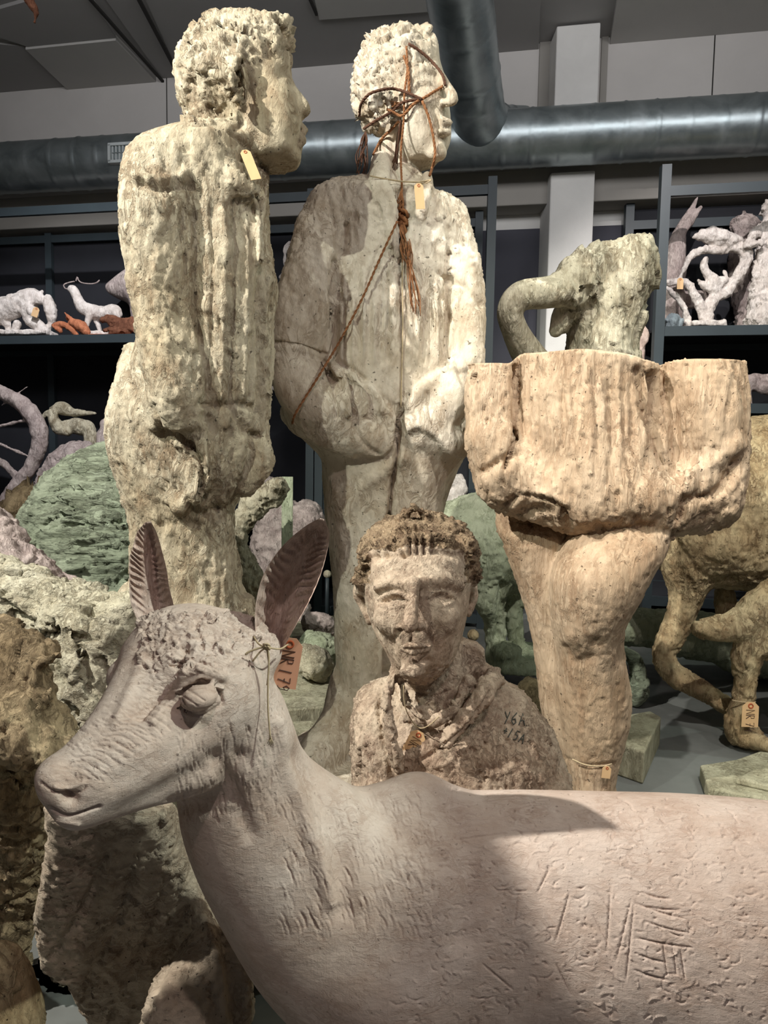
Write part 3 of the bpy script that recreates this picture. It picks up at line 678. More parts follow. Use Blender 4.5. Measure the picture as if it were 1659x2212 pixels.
    s.stroke([(412,268),(470,268),(515,300),(560,345),(576,366)],5,-0.016); s.stroke([(530,232),(520,262),(505,285)],10,-0.012); s.stroke([(545,352),(590,364),(625,362)],4,-0.006)
    return s
def build_man_tied():
    c = Clay(0.0085, 0.03); D = 3.2
    c.loft([(388,797,918,D,0.08),(402,748,926,D,0.13),(418,704,938,D,0.18),(436,682,974,D,0.22),(460,672,1000,D,0.25),(520,668,1012,D,0.26),(600,665,1015,D,0.26),(700,660,1015,D,0.27),(800,655,1010,D,0.28),(880,640,1005,D,0.28),(930,640,1000,D,0.27),
            (965,672,1002,D,0.26),(990,692,1003,D,0.25),(1015,697,990,D,0.24),(1060,700,972,D,0.22),(1120,704,955,D,0.21),(1200,712,925,D,0.20),(1300,719,890,D,0.19),(1400,722,860,D,0.18),(1470,730,840,D,0.16),(1540,740,845,D,0.15)], p=2.3, n=80)
    # arms with the hands pushed into the pockets
    c.tube([(712,452,3.10,52),(692,540,3.05,56),(665,640,3.02,60),(640,720,3.0,55),(632,780,2.99,46),(655,840,2.97,52),(700,885,2.96,55),(745,880,2.96,42)], k=0.035, fy=1.1)
    c.tube([(588,812,3.05,4),(592,770,3.03,10),(600,720,3.02,16)],k=0.02)
    c.tube([(972,470,3.12,38),(996,560,3.10,38),(1006,660,3.09,38),(1006,740,3.07,38),(990,820,3.04,42),(962,880,3.02,38),(945,905,3.0,30)], k=0.035, fy=1.1)
    c.tube([(640,890,3.05,28),(690,920,3.0,40),(760,935,2.97,42),(800,945,2.97,30)], k=0.05)
    c.tube([(905,930,2.97,34),(960,955,3.0,30),(990,960,3.05,18)],k=0.05)
    # feet on the base
    c.tube([(752,1480,3.18,44),(735,1560,3.12,48),(700,1620,3.02,50),(680,1640,2.96,44)], k=0.05); c.tube([(830,1480,3.2,38),(840,1560,3.18,46),(840,1630,3.05,44)], k=0.05)
    c.wel(tuple(np.array(P(770,1640,3.15))*[1,1,0]+[0,0,0.035]), (0.34,0.36,0.05), k=0.03, p=3)
    # neck and collar
    c.tube([(850,330,3.2,38),(858,380,3.2,46),(862,410,3.2,56)],k=0.03)
    c.loft([(340,803,846,3.13,0.07),(370,798,852,3.10,0.09),(400,790,862,3.06,0.11),(440,802,868,3.02,0.09),(470,820,868,3.0,0.06)],k=0.012,n=16)
    c.loft([(378,912,932,3.10,0.05),(410,902,938,3.06,0.08),(450,895,930,3.01,0.08),(480,890,915,2.99,0.05)],k=0.012,n=12)
    # ---- head turned three quarters
    c.ell(855,178,3.2,88,92,98,rot=(0,10,0),k=0.03); c.ell(826,215,3.2,58,70,66,k=0.03)
    c.loft([(98,800,925,3.18,0.12),(140,790,950,3.17,0.15),(175,800,962,3.15,0.16),(215,820,968,3.14,0.16),(255,832,973,3.13,0.155),(300,845,974,3.13,0.14),(330,868,962,3.13,0.12),(352,885,945,3.14,0.09)],k=0.03,n=24)
    c.tube([(950,160,3.04,9),(964,185,3.0,10),(978,206,2.975,10),(981,217,2.975,9)],k=0.014); c.tube([(948,222,3.02,9),(972,222,2.985,8)],k=0.012)
    c.tube([(955,262,3.01,10),(970,265,3.02,8)],k=0.01); c.tube([(950,282,3.01,9),(968,286,3.03,8)],k=0.012); c.ell(945,330,3.05,20,20,18,k=0.03)
    c.tube([(830,95,3.16,26),(880,86,3.15,24),(920,92,3.15,22),(930,118,3.1,16)],k=0.03); c.tube([(935,92,3.12,10),(938,130,3.1,7)],k=0.012)
    c.tube([(824,205,3.0,9),(812,222,2.99,10),(814,250,3.0,10),(828,272,3.02,8)],k=0.008); c.tube([(838,210,3.0,7),(842,235,3.01,6),(836,262,3.02,5)],k=0.008)
    s = sculpt(c, 2)
    body = s.region(500, 350, 1100, 1700, 20)*(1-s.region(790,330,940,400,10))
    s.noise(6, 0.012, (1,1,0.5), octs=2, mask=body, seed=21)
    s.panel([(560,740),(640,750),(715,772),(800,838),(862,905),(850,962),(824,986),(772,975),(768,988),(690,955),(620,925),(560,860)], 0.024, 3)
    s.panel([(868,885),(905,830),(975,780),(1003,860),(1004,988),(960,975),(942,948),(905,925),(882,935)], 0.026, 3)
    s.panel([(640,440),(735,560),(722,700),(716,768),(660,758),(590,742),(560,700)], 0.020, 5)
    s.panel([(960,520),(985,600),(968,700),(962,800),(1060,800),(1060,560)], 0.018, 6)
    s.panel([(700,380),(866,400),(866,880),(800,838),(735,780),(735,520)], 0.010, 3)
    s.panel([(800,392),(838,392),(866,470),(864,560),(832,520),(815,450)], 0.014, 3); s.panel([(905,400),(935,400),(915,470),(890,580),(876,560),(884,470)], 0.014, 3)
    s.panel([(850,400),(900,400),(888,470),(872,550),(868,470)], -0.035, 4)
    s.stroke([(866,405),(868,470),(872,530)],9,-0.035,taper=True); s.stroke([(846,440),(850,520),(862,590)],5,0.014); s.stroke([(892,440),(888,520),(878,590)],5,0.014); s.stroke([(815,440),(835,510),(858,575)],4,-0.012)
    s.stroke([(745,470),(735,560),(728,640)],10,-0.016); s.stroke([(975,520),(972,600),(968,690)],9,-0.014)
    s.stroke([(870,990),(790,1050),(745,1110)],16,0.014); s.stroke([(720,1020),(735,1150),(742,1300)],14,0.008); s.stroke([(905,960),(920,1050),(900,1150)],16,0.008)
    # opening of the jacket, crease between the legs
    s.stroke([(864,560),(868,700),(869,860)], 3.5, -0.016); s.stroke([(867,870),(860,960),(850,1040),(842,1120),(840,1180)], 5, -0.08, taper=True); s.stroke([(842,1120),(838,1300),(836,1480)], 7, -0.08)
    s.stroke([(842,500),(850,620),(848,760)],8,0.012); s.stroke([(885,480),(890,640),(884,800)],8,0.010)
    for x, a in ((740,-.010),(762,.012),(785,.016),(806,.014),(822,-.012),(835,-.014),(900,.012),(915,-.012),(940,.012),(955,.014),(925,-.008)):
        s.stroke([(x,590+random.randint(-20,60)),(x+3,680),(x+random.randint(0,6),790)], 5, a*1.5, taper=True)
    s.stroke([(725,560),(722,660),(720,760)], 8, -0.03); s.stroke([(970,600),(965,700),(960,800)], 8, -0.03); s.stroke([(948,590),(1000,620),(1040,660)],8,-0.012)
    s.stroke([(720,775),(770,805),(800,830)],6,-0.012); s.stroke([(722,795),(746,835),(752,895)],7,0.034); s.stroke([(760,812),(783,850),(786,895)],7,0.030); s.stroke([(795,828),(818,862),(824,890)],7,0.018); s.stroke([(742,800),(765,850),(768,900)],4,-0.024); s.stroke([(700,780),(722,840),(728,900)],6,-0.02)
    s.stroke([(735,830),(760,870),(762,900)],6,-0.02); s.dent(905,850,14,30,0.012,20); s.dent(950,870,30,45,0.012); s.stroke([(925,850),(930,900),(950,940)],5,-0.012)
    # hem of the jacket
    
    
    s.stroke([(765,920),(790,960),(822,985)],5,-0.012)
    bm = body*(0.35+0.65*s.region(560,380,1060,660,40)); s.knife(14, 0.009, (1,1,0.5), bm, 25); s.knife(34, 0.006, (1,1,0.5), bm, 26); s.knife(70, 0.004, (1,1,0.7), bm, 27)
    hair = s.region(755,50,935,300,14)*(1-s.region(872,150,1000,420,12))*(1-s.region(820,268,1000,420,10))
    s.knife(15, 0.03, (1,1,1), hair, 23); s.knife(34, 0.018, (1,1,1), hair, 24)
    s.refresh()
    s.dent(905,190,20,12,-0.018,-20); s.stroke([(890,192),(905,176),(925,178)],4,0.014); s.dent(908,188,10,6,0.010); s.stroke([(890,165),(915,150),(945,158)],7,0.010)
    s.dent(900,250,16,30,0.008); s.dent(925,235,14,20,-0.008); s.stroke([(935,230),(945,262),(940,290)],5,-0.008); s.stroke([(945,273),(972,275)],3,-0.010); s.dent(868,240,14,40,-0.006)
    s.dent(962,228,7,3,-0.008); s.stroke([(852,340),(900,352),(945,350)],6,-0.012); s.stroke([(845,300),(852,345),(845,395)],6,-0.012)
    return s
def build_torso():
    c = Clay(0.0085, 0.03); D = 2.800
    # three upright columns cut flat at the top, melting into one broad mass
    c.tube([(1062,760,2.760,52),(1062,880,2.740,56),(1078,980,2.730,58),(1110,1040,2.730,60)], k=0.03)
    c.loft([(730,1118,1402,2.800,0.22),(800,1118,1405,2.800,0.24),(900,1115,1420,2.800,0.25),(1000,1110,1440,2.800,0.27),(1080,1100,1470,2.800,0.28),(1110,1120,1460,2.800,0.26)], p=2.6, k=0.03, n=30)
    c.tube([(1505,700,2.760,82),(1512,820,2.740,85),(1520,920,2.730,86),(1522,1000,2.730,84),(1508,1070,2.740,84)], k=0.04)
    c.tube([(1100,1030,2.720,72),(1200,1065,2.700,76),(1330,1080,2.690,78),(1440,1082,2.700,80),(1510,1060,2.720,78)], k=0.06)
    c.tube([(1062,950,2.700,54),(1085,1015,2.680,48)],k=0.04)
    c.tube([(1415,780,2.820,14),(1420,860,2.800,12),(1425,930,2.720,8)], k=0.012, mode='s')
    c.tube([(1112,780,2.670,6),(1112,880,2.650,7),(1108,980,2.650,5)], k=0.02, mode='s')
    # legs: the near one lifted forward at the knee
    c.loft([(1090,1068,1232,3.000,0.13),(1150,1072,1232,2.900,0.14),(1200,1095,1225,2.900,0.14),(1300,1130,1240,2.900,0.125),(1380,1150,1240,2.900,0.11),(1450,1160,1240,2.900,0.11),(1550,1172,1245,2.900,0.10),(1640,1205,1270,2.900,0.09),(1738,1215,1280,2.900,0.10)], k=0.03, n=30)
    c.loft([(1110,1275,1460,2.760,0.15),(1150,1245,1442,2.720,0.18),(1190,1215,1432,2.690,0.19),(1240,1195,1402,2.670,0.19),(1290,1189,1378,2.670,0.18),(1350,1193,1345,2.690,0.16),(1400,1202,1345,2.730,0.15),(1450,1203,1352,2.760,0.15),(1500,1202,1361,2.780,0.15),(1560,1212,1356,2.790,0.14),(1620,1222,1342,2.800,0.12),(1668,1230,1330,2.800,0.11),(1700,1232,1328,2.8,0.11),(1764,1225,1335,2.8,0.12)], k=0.02, n=50)
    c.cut(P(1180,766,2.800)+np.array([0,0,0.0]), (0.0,-0.10,1.0))
    s = sculpt(c, 2)
    zt = s.V[:, 2].max(); 
    # uneven top edge: lower towards the left arm and in the dip right of centre
    f = np.clip((s.V[:, 2]-(zt-0.12))/0.12, 0, 1)
    left = 1/(1+np.exp((s.px-1112)/4)); dip = np.exp(-((s.px-1415)/38)**2); right = 1/(1+np.exp(-(s.px-1395)/20))
    s.V[:, 2] -= f*(0.055*left + 0.03*dip + 0.022*right - 0.02*np.exp(-((s.px-1260)/60)**2)); s.refresh()
    top = np.clip((s.N[:, 2]-0.6)*4, 0, 1)*(s.py < 830)
    body = (1-top)
    s.noise(5, 0.02, (1,1,0.6), octs=3, mask=body*(s.py < 1180), seed=31)
    for x, a in ((1160,-.006),(1185,.008),(1218,-.012),(1228,.008),(1250,.006),(1275,.010),(1290,-.008),(1318,-.018),(1335,.008),(1352,-.01),(1365,-.012),(1300,.006),(1140,.008)):
        s.stroke([(x,785),(x+random.randint(-3,3),880),(x+random.randint(-4,6),1000)], 6, a, taper=True)
    s.stroke([(1114,795),(1116,880),(1110,960),(1090,1010)], 6, -0.06); s.stroke([(1408,800),(1420,860),(1424,930),(1440,1010)], 10, -0.10, taper=True); s.stroke([(1385,800),(1405,900),(1425,980)], 8, -0.02)
    s.stroke([(1380,800),(1400,900),(1430,1000),(1450,1040)],16,-0.02); s.stroke([(1460,900),(1462,1000),(1470,1040)],10,-0.016)
    s.stroke([(1040,1020),(1090,990),(1120,980)],10,-0.02); s.stroke([(1090,1095),(1130,1072),(1200,1085),(1230,1130)],8,-0.03); s.dent(1160,1110,45,25,-0.035)
    s.stroke([(1120,1075),(1180,1070),(1220,1090)],9,0.02); s.stroke([(1590,1000),(1560,1060),(1490,1080),(1470,1130)],14,-0.03); s.stroke([(1590,960),(1540,1000),(1480,1030)],20,0.02)
    s.dent(1540,1110,40,40,-0.03); s.dent(1430,1060,60,40,0.02)
    tm = body*(s.py < 1165); s.knife(14, 0.010, (1,1,0.25), tm, 33); s.knife(34, 0.008, (1,1,0.22), tm, 34); s.knife(40, 0.004, (1,1,0.7), body, 35)
    s.dent(1270,1240,50,60,0.01); s.stroke([(1222,1400),(1240,1430),(1280,1420)],12,-0.012); s.dent(1290,1390,20,14,-0.014); s.dent(1235,1380,22,22,0.012); s.stroke([(1345,1400),(1330,1480),(1345,1560)],14,-0.008)
    s.stroke([(1225,1640),(1260,1655),(1325,1650)],5,-0.008)
    return s
def build_hair_figure():
    c = Clay(0.011, 0.03); D = 3.9
    c.loft([(519,1325,1375,D,0.08),(530,1300,1396,D,0.16),(550,1283,1408,D,0.2),(580,1262,1414,D,0.23),(620,1246,1413,D,0.24),(660,1238,1396,D,0.22),(700,1233,1386,D,0.2),(740,1232,1374,D,0.2),(800,1215,1385,D,0.22),(900,1190,1400,D,0.24),(1000,1200,1390,D,0.22),(1100,1190,1400,D,0.24),(1180,1230,1370,D,0.2)], k=0.03, n=50)
    c.tube([(1255,1150,3.95,36),(1265,1300,3.95,28),(1270,1530,3.95,22)],k=0.04); c.tube([(1330,1150,3.95,36),(1325,1300,3.95,28),(1310,1530,3.95,22)],k=0.04)
    c.tube([(1290,600,3.8,30),(1240,622,3.72,34),(1180,632,3.66,33),(1125,640,3.64,31),(1102,672,3.65,28),(1113,715,3.7,28),(1140,765,3.78,34),(1180,820,3.86,40)], k=0.03)
    c.tube([(1300,560,3.8,40),(1250,590,3.74,36),(1215,625,3.7,26)],k=0.05)
    c.tube([(1240,660,3.82,28),(1215,680,3.8,22),(1200,715,3.8,14)],k=0.03)
    s = sculpt(c, 2); hair = s.region(1190,500,1440,790,14)*(1-0.9*s.region(1050,600,1215,800,6))
    s.noise(7, 0.02, (1,1,1), octs=2, mask=hair, seed=41); s.knife(9, 0.026, (1,1,0.6), hair, 42); s.knife(24, 0.010, (1,1,0.6), hair, 43)
    s.stroke([(1245,600),(1285,660),(1265,720)],12,-0.02); s.stroke([(1310,560),(1290,620)],10,-0.015)
    return s
def build_bust():
    c = Clay(0.0036, 0.014); D = 1.56
    # chest and shoulders
    c.loft([(1462,850,1075,1.60,0.07),(1480,800,1100,1.60,0.10),(1505,772,1136,1.60,0.125),(1540,762,1168,1.59,0.14),(1580,758,1195,1.58,0.155),(1630,759,1215,1.58,0.165),(1690,764,1229,1.57,0.17),(1760,770,1236,1.57,0.17),(1830,775,1235,1.57,0.165)], p=2.3, n=40)
    # neck
    c.loft([(1380,868,1010,1.60,0.07),(1440,866,1012,1.58,0.072),(1500,868,1016,1.56,0.08),(1560,860,1025,1.55,0.085)], k=0.02, n=14)
    # skull and face
    c.ell(902,1225,1.59,122,140,108,rot=(0,-6,0),k=0.02)
    c.loft([(1170,800,1005,1.56,0.13),(1210,790,1012,1.55,0.145),(1250,788,1014,1.54,0.15),(1290,788,1012,1.535,0.15),(1330,796,1006,1.53,0.145),(1370,812,996,1.525,0.135),(1405,832,984,1.52,0.12),(1440,850,962,1.515,0.095),(1466,872,930,1.51,0.06)], k=0.02, n=30)
    # brow, nose, lips, chin
    c.tube([(814,1268,1.432,9),(850,1257,1.414,10),(886,1262,1.398,10)],k=0.018); c.tube([(908,1259,1.398,10),(950,1250,1.414,10),(994,1263,1.438,9)],k=0.018); c.ell(900,1225,1.465,84,34,40,k=0.03)
    c.tube([(892,1258,1.378,15),(890,1300,1.362,15),(886,1335,1.345,17),(884,1350,1.34,18)],k=0.012)
    c.ell(866,1354,1.362,12,14,10,k=0.008); c.ell(908,1354,1.364,13,14,10,k=0.008)
    c.ell(895,1400,1.415,38,22,24,k=0.02); c.tube([(864,1399,1.378,4),(884,1394,1.364,7),(902,1394,1.364,7),(932,1399,1.384,3)],k=0.008); c.tube([(870,1405,1.380,4),(893,1409,1.366,7.5),(924,1405,1.384,3)],k=0.008)
    c.ell(890,1450,1.39,30,26,20,k=0.02); c.ell(838,1335,1.42,30,22,28,k=0.03); c.ell(956,1330,1.42,32,22,28,k=0.03)
    # hair cap, tuft, ears
    c.ell(903,1196,1.615,130,140,90,rot=(0,-4,0),k=0.012)
    c.tube([(800,1200,1.50,22),(784,1245,1.52,16),(778,1275,1.54,13)],k=0.012); c.tube([(1005,1180,1.50,24),(1018,1225,1.51,20),(1022,1255,1.52,12)],k=0.012)
    c.tube([(830,1186,1.475,16),(870,1178,1.458,17),(920,1170,1.455,18),(970,1176,1.475,18)],k=0.015)
    c.tube([(868,1118,1.56,10),(890,1102,1.55,9),(898,1100,1.55,8),(922,1112,1.56,9)],k=0.01)
    c.tube([(778,1262,1.56,12),(774,1282,1.56,12),(784,1310,1.56,9),(798,1345,1.55,7)],k=0.006); c.tube([(1020,1270,1.57,12),(1022,1290,1.57,11),(1012,1325,1.56,8)],k=0.006)
    # collar: left lapel, standing right collar, V opening
    c.tube([(850,1452,1.47,12),(840,1490,1.44,15),(836,1530,1.43,16),(850,1600,1.415,14),(862,1660,1.41,10)],k=0.012)
    c.slab([(985,1392),(1005,1384),(1030,1387),(1045,1400),(1048,1430),(1075,1450),(1088,1470),(1040,1500),(1000,1470),(990,1430)],1.57,0.022,k=0.012,edge=0.012,slope=(-0.25,0))
    c.tube([(1068,1460,1.52,18),(1040,1510,1.45,20),(1000,1560,1.42,18),(965,1600,1.405,16)],k=0.014)
    c.tube([(862,1470,1.47,10),(880,1520,1.45,10),(910,1555,1.44,10)],k=0.008); c.tube([(1010,1470,1.48,12),(980,1530,1.45,12),(930,1562,1.44,10)],k=0.01)
    s = sculpt(c, 2)
    chest = s.region(700,1440,1300,1900,12); 
    s.noise(9, 0.008, octs=3, mask=chest, seed=51)
    # hair relief
    hair = (s.py < 1178+0.12*np.abs(s.px-900))*1.0; hair = np.maximum(hair, ((s.px < 800)|(s.px > 1003))*(s.py < 1262)*1.0)*(s.V[:, 2] > 0)
    s.knife(30, 0.010, (1,1,1.8), hair, 53); s.knife(70, 0.006, (1,1,1.3), hair, 54)
    s.refresh()
    s.stroke([(815,1215),(840,1202),(870,1198),(910,1196),(950,1192),(985,1200)], 7, -0.006)
    for x in (878,893,908,925): s.stroke([(x,1150),(x+1,1170),(x+1,1196)], 4, 0.006); s.stroke([(x+7,1160),(x+8,1192)], 3, -0.010)
    for x, y in ((812,1203),(832,1200),(848,1186),(855,1168),(872,1200)): s.dent(x,y,8,6,-0.013)
    s.stroke([(930,1160),(955,1155),(975,1160)],5,0.006)
    # eyes
    s.dent(846,1291,34,19,-0.012); s.dent(955,1288,34,19,-0.012); s.dent(848,1299,22,8,0.005); s.dent(953,1295,22,9,0.006)
    s.stroke([(816,1295),(836,1284),(862,1283),(880,1293)],3.5,0.009); s.stroke([(820,1299),(845,1294),(874,1298)],3.2,-0.009); s.stroke([(818,1306),(848,1313),(878,1304)],3,0.005)
    s.stroke([(924,1291),(942,1280),(966,1279),(986,1289)],3.5,0.007); s.stroke([(928,1295),(952,1290),(980,1293)],3,-0.006); s.stroke([(926,1302),(952,1309),(984,1299)],3,0.004)
    s.dent(948,1297,3,6,-0.003)
    s.stroke([(862,1400),(888,1402),(934,1400)],2.0,-0.0022); s.dent(868,1362,6,4,-0.006); s.dent(904,1364,7,4,-0.005); s.stroke([(889,1366),(888,1384)],4,-0.003)
    s.stroke([(890,1430),(905,1432),(925,1425)],6,-0.005); s.stroke([(915,1360),(935,1385),(940,1405)],6,-0.004); s.stroke([(862,1362),(850,1385),(850,1405)],6,-0.004)
    s.stroke([(868,1475),(920,1500),(985,1465)],4,-0.004); s.stroke([(800,1300),(806,1370),(835,1420)],12,-0.003)
    for i in range(9): s.stroke([(825+i*7,1325+i*2),(828+i*7,1360),(842+i*5,1395)],2,random.choice((-0.0016,0.0014)))
    # neck folds, lapels
    for a in (1490,1510,1530): s.stroke([(880,a),(930,a+14),(990,a-8)],4,-0.004)
    s.stroke([(856,1465),(862,1510),(885,1545),(915,1562)],4,-0.008); s.stroke([(822,1500),(820,1560),(835,1630),(845,1690)],6,-0.010); s.stroke([(1060,1490),(1020,1560),(960,1610),(900,1650)],5,-0.009)
    s.stroke([(845,1600),(850,1700)],6,-0.006)
    s.knife(24, 0.0065, (1,1,0.8), chest, 57); s.knife(60, 0.004, (1,1,0.8), chest, 58); s.knife(90, 0.0016, (1,1,0.7), None, 59)
    return s, hair
def build_deer():
    c = Clay(0.0036, 0.03)
    # muzzle, face, skull
    c.tube([(132,1700,0.83,50),(170,1700,0.845,68),(230,1665,0.86,80),(310,1610,0.89,92),(380,1560,0.93,104),(440,1500,0.97,122)], k=0.02, fy=0.9)
    c.tube([(155,1648,0.85,36),(215,1598,0.88,50),(280,1520,0.93,62),(330,1440,0.98,66),(390,1400,1.0,78)], k=0.03)
    c.tube([(170,1748,0.845,38),(235,1730,0.87,38),(320,1700,0.90,42),(400,1665,0.94,56),(470,1620,0.98,70)], k=0.025)
    c.ell(122,1672,0.835,42,50,34,rot=(0,20,0),k=0.015)
    c.tube([(440,1480,0.99,112),(500,1540,1.02,100),(520,1600,1.04,100)], k=0.04)
    c.tube([(330,1420,1.02,66),(360,1390,1.03,66),(440,1385,1.03,66),(520,1400,1.03,62),(565,1410,1.03,44)], k=0.03)
    c.tube([(345,1350,1.06,28),(420,1340,1.05,30),(500,1360,1.05,26)], k=0.025)
    # brow ridges and eyes
    c.tube([(380,1470,0.905,16),(430,1448,0.895,18),(480,1462,0.91,14)],k=0.012)
    c.ell(430,1508,0.884,47,42,32,rot=(0,-12,0),k=0.003)
    c.ell(258,1462,0.985,26,34,34,k=0.008)
    # neck and body
    c.tube([(500,1570,1.04,112),(520,1660,1.06,138),(560,1760,1.09,168),(640,1860,1.12,205),(740,1960,1.15,248),(860,2010,1.17,290)], k=0.04, fy=0.8)
    c.tube([(900,1995,1.18,298),(1150,1990,1.17,290),(1400,2005,1.15,300),(1620,2030,1.13,312),(1820,2040,1.12,300)], k=0.05, fy=0.72)
    c.tube([(840,1740,1.17,40),(905,1712,1.18,42),(960,1745,1.18,40)], k=0.045)
    # shoulder and thigh, four legs to the floor
    def legs(x, yc, xo, r0):
        top = P(x, 2150, yc); return top
    def wleg(x, y, z0, z1, r0, r1, dx=0.0):
        c.cone((x, y, z0), (x+dx, y, (z0+z1)/2), r0, (r0+r1)/2*0.8, k=0.05); c.cone((x+dx, y, (z0+z1)/2), (x, y, z1+0.04), (r0+r1)/2*0.6, r1, k=0.02); c.wel((x-0.02, y, z1+0.03), (0.045, 0.03, 0.03), k=0.02)
    for x, y in ((0.02, 1.07), (0.08, 1.27)): wleg(x, y, 0.60, 0.04, 0.10, 0.022, -0.02)
    for x, y in ((0.72, 1.04), (0.78, 1.22)): wleg(x, y, 0.60, 0.04, 0.12, 0.024, 0.06)
    s = sculpt(c, 2)
    # two finer rounds of detail need the mesh as it is; relief next
    s.subdivide(); s.noise(3.5, 0.006, octs=2, seed=61)
    s.stroke([(640,1640),(700,1720),(740,1830),(740,1960)], 34, -0.012); s.stroke([(600,1560),(640,1700),(690,1850),(720,1950)], 22, 0.010)
    s.stroke([(520,1640),(470,1720),(380,1745)], 26, -0.012); s.stroke([(470,1640),(500,1700),(540,1800)],22,-0.006)
    s.dent(900,1900,120,150,0.012); s.stroke([(960,1720),(1010,1860),(1000,2020)], 40, -0.010); s.stroke([(800,1720),(860,1800),(940,1860)],30,-0.006)
    # face
    s.stroke([(300,1545),(350,1480),(385,1430),(400,1400)], 12, -0.012); s.stroke([(330,1560),(380,1490),(400,1440)], 12, 0.006); s.stroke([(250,1560),(290,1470),(310,1420)],16,0.005)
    s.dent(362,1515,22,30,-0.008,-30); s.stroke([(382,1505),(400,1536),(440,1546),(480,1522)], 4, -0.004); s.stroke([(380,1500),(400,1476),(438,1468),(480,1486)], 4.5, 0.007); s.stroke([(386,1500),(410,1486),(440,1481),(476,1494)], 2.5, -0.004)
    s.stroke([(478,1500),(482,1516)],4,-0.006); s.dent(420,1560,26,16,-0.007); s.stroke([(430,1580),(350,1640),(250,1690)],26,-0.003)
    s.dent(150,1722,17,13,-0.016,20); s.stroke([(120,1700),(150,1704),(178,1690)],6,0.004); s.stroke([(108,1744),(150,1762),(215,1742)],3.5,-0.007); s.stroke([(125,1770),(170,1778)],5,0.003)
    s.stroke([(86,1690),(120,1712),(170,1712),(185,1700)],3,-0.003)
    crown = s.region(300,1320,600,1450,16)*np.clip((1500-(s.py+(s.px-400)*0.35))/60, 0, 1)
    s.knife(48, 0.009, (1,1,1), crown, 63); s.knife(100, 0.004, (1,1,1), crown, 64)
    # hair strokes on the nose
    s.refresh()
    for i in range(16):
        t = i/15; x, y = 150+t*230, 1650-t*170
        s.stroke([(x-18,y+10),(x+20,y+8),(x+62,y+34)], 2.6, -0.0016)
    R2 = random.Random(8)
    for i in range(420):
        t = R2.random(); x, y = 140+t*330+R2.uniform(-40,40), 1660-t*230+R2.uniform(-60,60)
        if ((x-425)/75)**2+((y-1505)/55)**2 < 1: continue
        s.stroke([(x,y),(x+R2.uniform(8,20),y+R2.uniform(2,12))], 1.7, R2.choice((-0.0014, 0.001)), taper=True)
    for i in range(260):
        x, y = R2.uniform(380,600), R2.uniform(1560,1760); s.stroke([(x,y),(x+R2.uniform(-6,10),y+R2.uniform(14,34))], 1.8, R2.choice((-0.0014, 0.001)), taper=True)
    # engraved lines on the flank
    R_ = random.Random(4)
    for a, b_ in (((1385,1928),(1450,1942)),((1370,1950),(1480,1985)),((1395,1958),(1470,1965)),((1392,1990),(1490,2016)),((1370,2025),(1500,2048)),((1440,2010),(1478,2024)),((1370,2058),(1440,2080)),((1370,2095),(1445,2118))):
        s.stroke([a, ((a[0]+b_[0])/2,(a[1]+b_[1])/2+3), b_], 2.4, -0.004, taper=True)
    for a, b_ in (((1370,1950),(1352,2120)),((1432,2040),(1442,2110)),((1452,2035),(1462,2110)),((1470,2050),(1480,2120)),((1365,1940),(1330,2080)),((1120,1930),(1110,2000)),((1110,1925),(1140,1925)),((1230,1930),(1200,2035)),((1290,1925),(1340,2000)),((1280,1975),(1320,2050)),((1320,1910),(1310,2060)),((1060,1860),(1070,1870)),((1190,1870),(1160,1930)),((1200,2080),(1235,2150)),((1040,2080),(1110,2140))):
        s.stroke([a, b_], 2.2, -0.0032, taper=True)
    s.stroke([(940,1820),(1100,1800),(1240,1795)],2,-0.0016); s.stroke([(975,1700),(970,1800),(960,1880)],2,-0.0012)
    for i in range(420):
        x, y = R_.uniform(850,1659), R_.uniform(1740,2212); a = R_.uniform(0, 6.3); r = R_.uniform(6, 26); a2 = a+R_.uniform(0.8, 2.2)
        pts = [(x+r*math.cos(q), y+r*0.8*math.sin(q)) for q in (a, (a+a2)/2, a2)]; s.stroke(pts, 1.9, R_.choice((-0.0021, 0.0015)), taper=True)
    for i in range(300):
        x, y = R_.uniform(600,930), R_.uniform(1700,2000); s.stroke([(x,y),(x+10,y+16),(x+14,y+38)], 1.9, R_.choice((-0.0016, 0.001)), taper=True)
    for i in range(110):
        x, y = R_.uniform(880,1659), R_.uniform(1700,2212); s.dent(x, y, R_.uniform(2,4), R_.uniform(1.5,3), -0.0028)
    return s
def grid_solid(A, B, closed=False):
    """A, B: (m, n, 3) front and back sheets; returns the closed shell"""
    m, n = A.shape[:2]; V = np.vstack([A.reshape(-1, 3), B.reshape(-1, 3)]); F = []; o = m*n
    for i in range(m-1):
        for j in range(n-1):
            q = [i*n+j, i*n+j+1, (i+1)*n+j+1, (i+1)*n+j]; F.append(q); F.append([k+o for k in q[::-1]])
    for i in range(m-1):
        F.append([i*n, (i+1)*n, (i+1)*n+o, i*n+o]); F.append([i*n+n-1, i*n+n-1+o, (i+1)*n+n-1+o, (i+1)*n+n-1])
    for j in range(n-1):
        F.append([j, j+o, j+1+o, j+1]); q = (m-1)*n+j; F.append([q, q+1, q+1+o, q+o])
    return V, np.array(F)
